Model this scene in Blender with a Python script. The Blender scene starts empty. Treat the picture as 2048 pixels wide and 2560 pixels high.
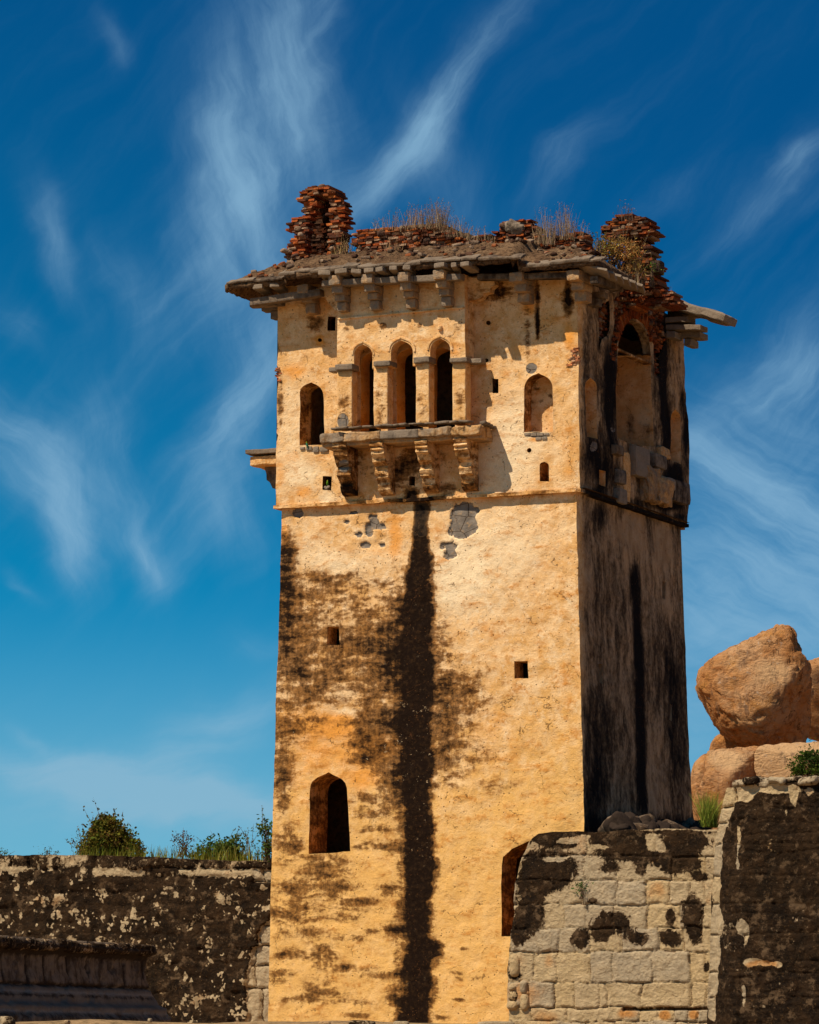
import bpy, bmesh, math, random
import numpy as np
from mathutils import Vector, Matrix
from mathutils.geometry import delaunay_2d_cdt

# ------------------------------------------------------------------ camera, sky, sun, exposure
scene = bpy.context.scene
COL = scene.collection
R = math.radians
FPX, PW, PH = 10500.0, 2048.0, 2560.0          # focal length in photo pixels (a long lens, 36 mm across)
YAW, PITCH = R(23.5), math.atan(1340.0 / 10500.0)
FWD = np.array([-math.sin(YAW) * math.cos(PITCH), math.cos(YAW) * math.cos(PITCH), math.sin(PITCH)])
RGT = np.array([math.cos(YAW), math.sin(YAW), 0.0])
UPV = np.cross(RGT, FWD)


def ray(px, py):
    d = FWD + RGT * ((px - PW / 2) / FPX) - UPV * ((py - PH / 2) / FPX)
    return d / np.linalg.norm(d)


_r = ray(1450, 1226)
ZQ = 1.6 + 105.0 * _r[2]                       # height of the string course; the tower's near corner stands at x = y = 0
CAM = np.array([0, 0, ZQ]) - 105.0 * _r

cam_d = bpy.data.cameras.new('camera')
cam = bpy.data.objects.new('camera', cam_d)
COL.objects.link(cam)
cam_d.sensor_fit = 'HORIZONTAL'
cam_d.sensor_width = 36.0
cam_d.lens = FPX / PW * 36.0
cam_d.clip_start, cam_d.clip_end = 1.0, 6000.0
M3 = Matrix((RGT, UPV, -FWD)).transposed()
cam.matrix_world = Matrix.Translation(CAM) @ M3.to_4x4()
scene.camera = cam

SUN = Vector((-0.56, -1.0, 1.52)).normalized()  # towards the sun
sun_d = bpy.data.lights.new('sun', 'SUN')
sun_d.energy = 5.0
sun_d.angle = R(0.5)
sun_d.color = (1.0, 0.90, 0.76)
sun = bpy.data.objects.new('sun', sun_d)
COL.objects.link(sun)
sun.rotation_euler = SUN.to_track_quat('Z', 'Y').to_euler()
sun.location = (-30, -60, 60)
SUN_EL = math.asin(SUN.z)
SUN_ROT = math.atan2(SUN.x, SUN.y)

scene.view_settings.view_transform = 'Standard'
scene.view_settings.look = 'None'
scene.view_settings.exposure = 0.16
scene.view_settings.gamma = 1.0
scene.cycles.max_bounces = 6
scene.cycles.diffuse_bounces = 4
scene.cycles.glossy_bounces = 2
scene.cycles.caustics_reflective = False
scene.cycles.caustics_refractive = False


# ------------------------------------------------------------------ node helper
class NT:
    def __init__(s, tree):
        s.t = tree
        s.n = tree.nodes
        s.l = tree.links

    def put(s, sock, v):
        if hasattr(v, 'is_output') or isinstance(v, bpy.types.NodeSocket):
            s.l.new(v, sock)
        elif isinstance(v, (tuple, list)) and sock.type == 'RGBA' and len(v) == 3:
            sock.default_value = (*v, 1)
        else:
            sock.default_value = v

    def new(s, typ, **kw):
        n = s.n.new(typ)
        for k, v in kw.items():
            setattr(n, k, v)
        return n

    def m(s, op, a, b=None, c=None, clamp=False):
        n = s.new('ShaderNodeMath', operation=op, use_clamp=clamp)
        s.put(n.inputs[0], a)
        if b is not None:
            s.put(n.inputs[1], b)
        if c is not None:
            s.put(n.inputs[2], c)
        return n.outputs[0]

    def vm(s, op, a, b=None):
        n = s.new('ShaderNodeVectorMath', operation=op)
        s.put(n.inputs[0], a)
        if b is not None:
            s.put(n.inputs[1], b)
        return n.outputs['Value'] if op in ('DOT_PRODUCT', 'LENGTH') else n.outputs[0]

    def mix(s, f, a, b, mode='MIX'):
        n = s.new('ShaderNodeMix', data_type='RGBA', blend_type=mode)
        n.clamp_factor = True
        s.put(n.inputs[0], f)
        s.put(n.inputs[6], a)
        s.put(n.inputs[7], b)
        return n.outputs[2]

    def noise(s, vec, scale, detail=5, rough=.55, dist=0.0, col=False):
        n = s.new('ShaderNodeTexNoise')
        s.put(n.inputs['Vector'], vec)
        n.inputs['Scale'].default_value = scale
        n.inputs['Detail'].default_value = detail
        n.inputs['Roughness'].default_value = rough
        n.inputs['Distortion'].default_value = dist
        return n.outputs['Color' if col else 'Fac']

    def voro(s, vec, scale, feature='F1', out='Distance', rnd=1.0):
        n = s.new('ShaderNodeTexVoronoi', feature=feature)
        s.put(n.inputs['Vector'], vec)
        n.inputs['Scale'].default_value = scale
        n.inputs['Randomness'].default_value = rnd
        return n.outputs[out]

    def sm(s, v, lo, hi, a=0.0, b=1.0):
        n = s.new('ShaderNodeMapRange', interpolation_type='SMOOTHSTEP')
        s.put(n.inputs['Value'], v)
        n.inputs['From Min'].default_value = lo
        n.inputs['From Max'].default_value = hi
        n.inputs['To Min'].default_value = a
        n.inputs['To Max'].default_value = b
        return n.outputs[0]

    def pos(s):
        return s.new('ShaderNodeNewGeometry').outputs['Position']

    def attr(s, name):
        n = s.new('ShaderNodeAttribute', attribute_name=name)
        sp = s.new('ShaderNodeSeparateColor')
        s.l.new(n.outputs['Color'], sp.inputs[0])
        return sp.outputs[0], sp.outputs[1], sp.outputs[2], n.outputs['Alpha'], n.outputs['Color']

    def bump(s, h, strength=.5, dist=.03):
        n = s.new('ShaderNodeBump')
        n.inputs['Strength'].default_value = strength
        n.inputs['Distance'].default_value = dist
        s.put(n.inputs['Height'], h)
        return n.outputs[0]


def material(name):
    mat = bpy.data.materials.new(name)
    mat.use_nodes = True
    nt = NT(mat.node_tree)
    bs = mat.node_tree.nodes['Principled BSDF']
    bs.inputs['Roughness'].default_value = .9
    bs.inputs['Specular IOR Level'].default_value = .03
    return mat, nt, bs


# ------------------------------------------------------------------ world: Nishita sky with high cirrus
wd = bpy.data.worlds.new('World')
scene.world = wd
wd.use_nodes = True
w = NT(wd.node_tree)
bg = wd.node_tree.nodes['Background']
dirv = w.new('ShaderNodeTexCoord').outputs['Generated']
sep = w.new('ShaderNodeSeparateXYZ')
w.put(sep.inputs[0], dirv)
su = w.vm('DOT_PRODUCT', dirv, tuple(RGT))               # sideways across the view to the tower, in radians
sv = sep.outputs[2]                                      # height above the horizon
# the air here is very clear: the deep blue comes down close to the horizon
zz = w.m('MULTIPLY_ADD', sv, 2.6, 0.03)
cmb = w.new('ShaderNodeCombineXYZ')
w.put(cmb.inputs[0], sep.outputs[0]); w.put(cmb.inputs[1], sep.outputs[1]); w.put(cmb.inputs[2], zz)
sky = w.new('ShaderNodeTexSky', sky_type='NISHITA', sun_disc=False)
sky.sun_elevation = SUN_EL
sky.sun_rotation = SUN_ROT
sky.altitude = 400
sky.air_density = 1.0
sky.dust_density = 0.4
sky.ozone_density = 4.0
w.put(sky.inputs['Vector'], w.vm('NORMALIZE', cmb.outputs[0]))
tint = w.mix(w.sm(w.m('MULTIPLY_ADD', su, .35, sv), .02, .26), (0.004, .90, 1.0), (0.0, 0.48, 0.76))
skyc = w.mix(1.0, sky.outputs[0], tint, 'MULTIPLY')
U = w.m('MULTIPLY', su, 10.0)
V = w.m('MULTIPLY', sv, 10.0)
uv = w.new('ShaderNodeCombineXYZ')
w.put(uv.inputs[0], U); w.put(uv.inputs[1], V)
uvc = uv.outputs[0]
wrp = w.noise(uvc, 2.6, 3, .5, col=True)
wrp2 = w.noise(uvc, 9.0, 5, .6, col=True)
uvw = w.vm('ADD', uvc, w.vm('MULTIPLY', w.vm('SUBTRACT', wrp, (.5, .5, .5)), (.20, .20, 0)))
uvw = w.vm('ADD', uvw, w.vm('MULTIPLY', w.vm('SUBTRACT', wrp2, (.5, .5, .5)), (.045, .045, 0)))


def streaks(ang, sl, st, det=6):
    mp = w.new('ShaderNodeMapping')
    w.put(mp.inputs[0], uvw)
    mp.inputs['Rotation'].default_value = (0, 0, R(-ang))
    mp2 = w.new('ShaderNodeMapping')
    w.put(mp2.inputs[0], mp.outputs[0])
    mp2.inputs['Scale'].default_value = (sl, st, 1)
    return w.noise(mp2.outputs[0], 1.0, det, .62)


NS = {0: streaks(8, 1.6, 8, 8), 1: streaks(48, 1.8, 10, 8), 2: streaks(102, 1.7, 8, 8), 3: streaks(-32, 1.8, 10, 8)}
# (x, y, half length, half width, angle, density, streak direction) of each wisp on the sky
WISPS = [(600, 60, 230, 70, 100, .8, 2), (690, 20, 110, 36, 70, .7, 1), (520, 280, 230, 100, 96, .85, 2), (590, 330, 220, 150, 80, .6, 2),
         (480, 480, 220, 130, 80, .6, 2), (960, 185, 300, 40, 49, 1.35, 1), (850, 320, 170, 60, 50, .55, 1), (930, 380, 150, 70, -60, .6, 2),
         (1200, 370, 130, 40, 45, .5, 1), (1640, 420, 190, 60, 38, .55, 1), (1700, 315, 60, 30, 35, .7, 1), (1420, 420, 130, 26, 42, .4, 1),
         (1670, 790, 160, 110, 50, 1.0, 1), (1580, 1000, 280, 130, -32, 1.1, 3), (1600, 1230, 320, 190, -10, 1.25, 3), (1500, 1420, 300, 170, 0, 1.1, 0),
         (110, 530, 130, 34, 110, .9, 2), (235, 90, 60, 30, 110, .5, 2), (250, 600, 150, 60, 120, .45, 2), (30, 690, 80, 40, -40, .55, 3),
         (60, 960, 200, 90, -35, 1.1, 3), (150, 1110, 120, 55, 98, 1.3, 2), (320, 1160, 90, 42, 110, 1.2, 2), (225, 960, 170, 90, 100, .9, 2),
         (480, 900, 260, 60, 66, 1.05, 1), (540, 770, 180, 90, 80, .65, 2), (390, 620, 190, 90, 60, .55, 1), (500, 1080, 130, 80, 100, .65, 2),
         (30, 1215, 50, 16, -45, .6, 3), (560, 1350, 60, 30, -20, .6, 3), (90, 1555, 60, 18, -40, .6, 3),
         (460, 1530, 190, 70, 22, 1.0, 0), (150, 1650, 340, 60, -14, 1.5, 0), (420, 1690, 240, 60, -8, 1.7, 0), (300, 1740, 400, 50, 0, .9, 0), (300, 1610, 160, 30, 10, .6, 0),
         (1500, 1620, 120, 60, 0, .5, 0)]
dens = None
for (dx, dy, L, Wd, ang, amp, k) in WISPS:
    cx, cy = (dx * 1.1872 - 1024) / 1058.5, (2620 - dy * 1.1872) / 1058.5
    L, Wd = L * 1.1872 / 1058.5, Wd * 1.1872 / 1058.5
    ca, sa = math.cos(R(ang)), math.sin(R(ang))
    off = w.vm('SUBTRACT', uvw, (cx, cy, 0))
    a = w.vm('DOT_PRODUCT', off, (ca / L, sa / L, 0))
    b = w.vm('DOT_PRODUCT', off, (-sa / Wd, ca / Wd, 0))
    q = w.m('MULTIPLY_ADD', a, a, w.m('MULTIPLY', b, b))
    g = w.m('MULTIPLY', w.m('POWER', 2.718, w.m('MULTIPLY', q, -1.0)), amp)
    g = w.m('MULTIPLY', g, w.sm(NS[k], .18, .92, .20, .95))
    dens = g if dens is None else w.m('ADD', dens, g)
veil = w.m('MULTIPLY', w.sm(NS[1], .35, .8), .12)
dens = w.m('ADD', dens, veil)
CLOUD = (2.3, 4.2, 5.9)
skyc = w.mix(w.sm(dens, -.05, 1.35, 0, .80), skyc, CLOUD)
# pale band low over the horizon
skyc = w.mix(w.sm(sv, .03, .115, .62, 0.0), skyc, (2.3, 4.2, 5.2))
w.put(bg.inputs['Color'], skyc)
bg.inputs['Strength'].default_value = 0.10
wd.cycles.sampling_method = 'MANUAL'
wd.cycles.sample_map_resolution = 512


# ------------------------------------------------------------------ numpy noise and geometry helpers
def _h(ix, iy, iz, seed):
    h = (ix.astype(np.int64) * 374761393 + iy.astype(np.int64) * 668265263 + iz.astype(np.int64) * 2147483647 + seed * 974634721) & 0xFFFFFFFF
    h = ((h ^ (h >> 13)) * 1274126177) & 0xFFFFFFFF
    h = ((h ^ (h >> 16)) * 2246822519) & 0xFFFFFFFF
    return ((h ^ (h >> 15)) & 0xFFFFFF) / float(0xFFFFFF)


def vn(p, seed=0):
    p = np.asarray(p, float)
    i = np.floor(p).astype(np.int64)
    f = p - i
    f = f * f * (3 - 2 * f)
    o = 0
    for dx in (0, 1):
        for dy in (0, 1):
            for dz in (0, 1):
                wgt = (f[:, 0] if dx else 1 - f[:, 0]) * (f[:, 1] if dy else 1 - f[:, 1]) * (f[:, 2] if dz else 1 - f[:, 2])
                o = o + wgt * _h(i[:, 0] + dx, i[:, 1] + dy, i[:, 2] + dz, seed)
    return o


def fbm(p, scale=1.0, oct=4, rough=.5, seed=0):
    p = np.asarray(p, float) * scale
    a, s, t = 1.0, 0, 0
    for k in range(oct):
        s = s + a * vn(p * 2 ** k + 17.3 * k, seed + k)
        t += a
        a *= rough
    return s / t


def wob(p, amp, scale, seed, oct=3):
    """a small 3-D wobble that depends on place only, so neighbouring sheets stay joined"""
    return np.stack([fbm(p, scale, oct, .55, seed + 31 * k) - .5 for k in range(3)], 1) * 2 * amp


def ss(x, a, b):
    t = np.clip((np.asarray(x, float) - a) / (b - a), 0, 1)
    return t * t * (3 - 2 * t)


def mkmesh(name, verts, faces, mat, parent=None, smooth=False, attrs=None, label=None):
    if mat is not None and mat.name == 'lime_plaster':       # plaster always carries both stain maps
        attrs = dict(attrs or {})
        for an in ('mA', 'mB'):
            attrs.setdefault(an, np.zeros((len(verts), 4)))
    me = bpy.data.meshes.new(name)
    me.from_pydata([tuple(v) for v in verts], [], [tuple(f) for f in faces])
    me.update()
    if attrs:
        for an, arr in attrs.items():
            a = me.attributes.new(an, 'FLOAT_COLOR', 'POINT')
            a.data.foreach_set('color', np.asarray(arr, np.float32).ravel())
    if smooth:
        me.polygons.foreach_set('use_smooth', [True] * len(me.polygons))
    o = bpy.data.objects.new(name, me)
    COL.objects.link(o)
    if mat:
        me.materials.append(mat)
    if parent:
        o.parent = parent
    if label:
        o['label'] = label
    return o


def rebase(o, base):
    """put a thing's origin at its base without moving it"""
    b = Vector(base)
    o.data.transform(Matrix.Translation(-b))
    o.location = b


def tag(o, label=None, cat=None, group=None, kind=None):
    for k, v in (('label', label), ('category', cat), ('group', group), ('kind', kind)):
        if v:
            o[k] = v
    return o


def empty(name, loc, label, cat, group=None):
    o = bpy.data.objects.new(name, None)
    COL.objects.link(o)
    o.location = loc
    o.empty_display_size = .3
    return tag(o, label, cat, group)


def adopt(child, par):
    child.parent = par
    child.matrix_parent_inverse = Matrix.Translation(-Vector(par.location))
    return child


def inpoly(p, poly):
    x, y = p[:, 0], p[:, 1]
    c = np.zeros(len(p), bool)
    n = len(poly)
    for i in range(n):
        x1, y1 = poly[i]
        x2, y2 = poly[(i + 1) % n]
        k = (y1 > y) != (y2 > y)
        with np.errstate(divide='ignore', invalid='ignore'):
            xs = (x2 - x1) * (y - y1) / (y2 - y1 if y2 != y1 else 1e-12) + x1
        c ^= k & (x < xs)
    return c


def dpoly(p, poly, closed=True):
    d = np.full(len(p), 1e9)
    n = len(poly)
    for i in range(n if closed else n - 1):
        a = np.array(poly[i], float)
        b = np.array(poly[(i + 1) % n], float)
        ab = b - a
        t = np.clip(((p - a) @ ab) / max(ab @ ab, 1e-12), 0, 1)
        d = np.minimum(d, np.linalg.norm(p - (a + t[:, None] * ab), axis=1))
    return d


def densify(poly, s, closed=True):
    out = []
    n = len(poly)
    for i in range(n if closed else n - 1):
        a = np.array(poly[i], float)
        b = np.array(poly[(i + 1) % n], float)
        k = max(1, int(round(np.linalg.norm(b - a) / s)))
        for j in range(k):
            out.append(a + (b - a) * j / k)
    if not closed:
        out.append(np.array(poly[-1], float))
    return np.array(out)


class Plane:
    def __init__(s, o, e1, e2):
        s.o = np.array(o, float)
        s.e1 = np.array(e1, float) / np.linalg.norm(e1)
        s.e2 = np.array(e2, float) / np.linalg.norm(e2)
        s.n = np.cross(s.e1, s.e2)
        s.n /= np.linalg.norm(s.n)
        G = np.array([[s.e1 @ s.e1, s.e1 @ s.e2], [s.e1 @ s.e2, s.e2 @ s.e2]])
        s.Gi = np.linalg.inv(G)

    def hit(s, q):
        d = ray(q[0], q[1])
        return CAM + d * (((s.o - CAM) @ s.n) / (d @ s.n))

    def uv(s, q):
        v = s.hit(q) - s.o
        return s.Gi @ np.array([v @ s.e1, v @ s.e2])

    def uvs(s, qs):
        return np.array([s.uv(q) for q in qs])

    def xyz(s, uv):
        uv = np.asarray(uv, float)
        return s.o + uv[:, :1] * s.e1 + uv[:, 1:2] * s.e2


def front(y=0.0):
    return Plane((0, y, ZQ), (1, 0, 0), (0, 0, 1))


def proj(p):
    """where a point stands in the photograph's pixels: used only to look up the stain maps measured on the photo"""
    v = np.asarray(p, float) - CAM
    z = v @ FWD
    return np.stack([PW / 2 + FPX * (v @ RGT) / z, PH / 2 - FPX * (v @ UPV) / z], 1)


def sheet(outline, holes, sp, plane, relief=None, edge=.06, wamp=.02, wscale=2.5, wseed=5, inuv=False):
    """a wall face: fine triangulation of an outline with holes; relief pushes it in and out along its normal"""
    ou = np.array(outline, float) if inuv else plane.uvs(outline)
    hs = [np.array(h, float) if inuv else plane.uvs(h) for h in holes]
    loops = [densify(ou, sp)] + [densify(h, sp * .8) for h in hs]
    pts, edges = [], []
    for lp in loops:
        b = len(pts)
        pts += list(lp)
        edges += [(b + i, b + (i + 1) % len(lp)) for i in range(len(lp))]
    lo, hi = ou.min(0), ou.max(0)
    gx, gy = np.meshgrid(np.arange(lo[0], hi[0], sp), np.arange(lo[1], hi[1], sp * .9))
    gx[1::2] += sp * .5
    g = np.stack([gx.ravel(), gy.ravel()], 1)
    keep = inpoly(g, ou)
    g = g[keep]
    g = g[dpoly(g, ou) > sp * .5]
    for h in hs:
        bb0, bb1 = h.min(0) - sp, h.max(0) + sp
        near = np.all((g > bb0) & (g < bb1), axis=1)
        bad = near.copy()
        if near.any():
            q = g[near]
            bad[near] = inpoly(q, h) | (dpoly(q, h) < sp * .45)
        g = g[~bad]
    rr = random.Random(3)
    jit = np.array([(rr.uniform(-.12, .12) * sp, rr.uniform(-.12, .12) * sp) for _ in range(len(g))]) if len(g) else g
    allp = pts + list(g + jit)
    v, e, f, *_ = delaunay_2d_cdt([Vector((float(a[0]), float(a[1]))) for a in allp], edges, [], 0, 1e-6)
    V2 = np.array([(a.x, a.y) for a in v])
    F = np.array([t for t in f if len(t) == 3])
    c = V2[F].mean(1)
    ok = inpoly(c, ou)
    for h in hs:
        ok &= ~inpoly(c, h)
    F = F[ok]
    # anticlockwise seen from outside
    a = V2[F]
    cr = (a[:, 1, 0] - a[:, 0, 0]) * (a[:, 2, 1] - a[:, 0, 1]) - (a[:, 1, 1] - a[:, 0, 1]) * (a[:, 2, 0] - a[:, 0, 0])
    F[cr < 0] = F[cr < 0][:, ::-1]
    P = plane.xyz(V2)
    base = P.copy()
    if relief is not None:
        d = dpoly(V2, ou)
        for h in hs:
            d = np.minimum(d, dpoly(V2, h))
        P = P + plane.n[None] * (relief(V2, base) * (ss(d, 0, edge) if edge else 1))[:, None]
    P = P + wob(base, wamp, wscale, wseed)
    return P, F, V2, base


def lining(loop, plane, depth, sp=.1, cap=False, taper=0.0, wamp=.02, wscale=2.5, wseed=5, steps=3, inuv=False, y_dir=None):
    """the jambs of an opening: its outline carried back into the wall; cap closes it at the back (a niche)"""
    lp = densify(np.array(loop, float) if inuv else plane.uvs(loop), sp)
    A = lp.mean(0)
    dirv = -plane.n if y_dir is None else np.array(y_dir, float)
    rings = []
    for k in range(steps + 1):
        t = k / steps
        q = A + (lp - A) * (1 - taper * t)
        p = plane.xyz(q)
        p = p + wob(p, wamp, wscale, wseed) + dirv * depth * t
        rings.append(p)
    n = len(lp)
    V = np.concatenate(rings)
    F = []
    for k in range(steps):
        for i in range(n):
            j = (i + 1) % n
            F.append((k * n + i, k * n + j, (k + 1) * n + j, (k + 1) * n + i))
    if cap:
        V = np.concatenate([V, [rings[-1].mean(0)]])
        m = len(V) - 1
        for i in range(n):
            F.append((steps * n + i, steps * n + (i + 1) % n, m))
    return V, F


class MB:
    """collects pieces into one mesh"""
    def __init__(s):
        s.v, s.f, s.c, s.n = [], [], [], 0

    def add(s, V, F, col=None):
        V = np.asarray(V, float)
        s.v.append(V)
        s.f += [tuple(int(i) + s.n for i in t) for t in F]
        s.n += len(V)
        if col is None:
            col = (0, 0, 0, 0)
        c = np.asarray(col, float)
        s.c.append(np.tile(c, (len(V), 1)) if c.ndim == 1 else c)

    def build(s, name, mat, parent=None, smooth=False, label=None, an='mA'):
        return mkmesh(name, np.concatenate(s.v), s.f, mat, parent, smooth, {an: np.concatenate(s.c)}, label)


_cube = {}


def cubegrid(n):
    if n in _cube:
        return _cube[n]
    bm = bmesh.new()
    bmesh.ops.create_cube(bm, size=2.0)
    if n > 1:
        bmesh.ops.subdivide_edges(bm, edges=bm.edges[:], cuts=n - 1, use_grid_fill=True)
    V = np.array([v.co[:] for v in bm.verts])
    F = [[l.vert.index for l in f.loops] for f in bm.faces]
    bm.free()
    _cube[n] = (V, F)
    return _cube[n]


def rotm(rx=0, ry=0, rz=0):
    return np.array((Matrix.Rotation(rz, 3, 'Z') @ Matrix.Rotation(ry, 3, 'Y') @ Matrix.Rotation(rx, 3, 'X')))


def rblock(c, size, rot=None, n=4, rnd=.12, rough=.02, seed=0, nscale=4.0):
    """a worn stone: a cube with rounded edges and an uneven face"""
    V, F = cubegrid(n)
    q = V.copy()
    s = np.array(size, float) / 2
    # round the corners in true size
    r = rnd * s.min() * 2
    inner = np.clip(q * s, -(s - r), s - r)
    d = q * s - inner
    L = np.linalg.norm(d, axis=1, keepdims=True)
    p = inner + d / np.maximum(L, 1e-9) * np.minimum(L, r)
    p = p + wob(p + seed * 3.71, rough, nscale, 100 + seed % 50)
    if rot is not None:
        p = p @ np.asarray(rot).T
    return p + np.array(c, float), F


def prism(profile, plane, d0, d1, sp=.08, rough=.012, bevel=.0, seed=1, axis=None):
    """a flat outline (uv on a plane) carried from d0 to d1 along the plane's normal, worn a little"""
    bm = bmesh.new()
    ax = plane.n if axis is None else np.array(axis, float)
    P = plane.xyz(np.array(profile, float))
    vs = [bm.verts.new(tuple(p + ax * d0)) for p in P]
    f = bm.faces.new(vs)
    r = bmesh.ops.extrude_face_region(bm, geom=[f])
    for g in r['geom']:
        if isinstance(g, bmesh.types.BMVert):
            g.co += Vector(tuple(ax * (d1 - d0)))
    if bevel:
        bmesh.ops.bevel(bm, geom=bm.edges[:], offset=bevel, segments=2, affect='EDGES', profile=.5)
    bmesh.ops.triangulate(bm, faces=[q for q in bm.faces if len(q.verts) > 4])
    for _ in range(4):
        lng = [e for e in bm.edges if e.calc_length() > sp * 1.8]
        if not lng:
            break
        bmesh.ops.subdivide_edges(bm, edges=lng, cuts=1)
        bmesh.ops.triangulate(bm, faces=[q for q in bm.faces if len(q.verts) > 4])
    bmesh.ops.recalc_face_normals(bm, faces=bm.faces[:])
    bm.verts.index_update()
    V = np.array([v.co[:] for v in bm.verts])
    F = [[l.vert.index for l in q.loops] for q in bm.faces]
    bm.free()
    V = V + wob(V, rough, 5.0, 60 + seed)
    return V, F


def gmap(px, items, k=1.0):
    """sum of soft spots (x, y, rx, ry, angle, amount) looked up at photo pixels"""
    o = np.zeros(len(px))
    for it in items:
        x, y, rx, ry, an, am = it
        ca, sa = math.cos(R(an)), math.sin(R(an))
        dx, dy = px[:, 0] - x, px[:, 1] - y
        a = (dx * ca + dy * sa) / rx
        b = (-dx * sa + dy * ca) / ry
        o += am * np.exp(-(a * a + b * b) ** 1.3)
    return o


def Z(x0, y0, s):
    return lambda x, y: (x0 + x * s, y0 + y * s)


z1, z2, z3, z4 = Z(540, 440, .4058), Z(1140, 440, .4058), Z(600, 820, .4058), Z(1180, 820, .3478)
z5, z6, z7, z8 = Z(640, 1250, .6377), Z(0, 1960, .4406), Z(1180, 1960, .5032), Z(1660, 1500, .2783)
z9, z10, z11 = Z(1400, 680, .2087), Z(1400, 1000, .2087), Z(660, 1900, .3062)
zd = Z(0, 0, 1.1872)


def zz_(z, *pts):
    return [z(*p) for p in pts]


def arch(xl, xr, yb, ys, xa, ya, z, n=1):
    """outline of a pointed arch, measured on the photo"""
    fr = [(0, 0), (.02, .22), (.09, .42), (.22, .60), (.40, .74), (.62, .85), (.84, .925)]
    pts = [(xl, yb)]
    pts += [(xl + (xa - xl) * a, ys + (ya - ys) * b) for a, b in fr]
    pts += [(xa, ya)]
    pts += [(xr + (xa - xr) * a, ys + (ya - ys) * b) for a, b in fr[::-1]]
    pts += [(xr, yb)]
    return [z(*p) for p in pts]
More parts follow.
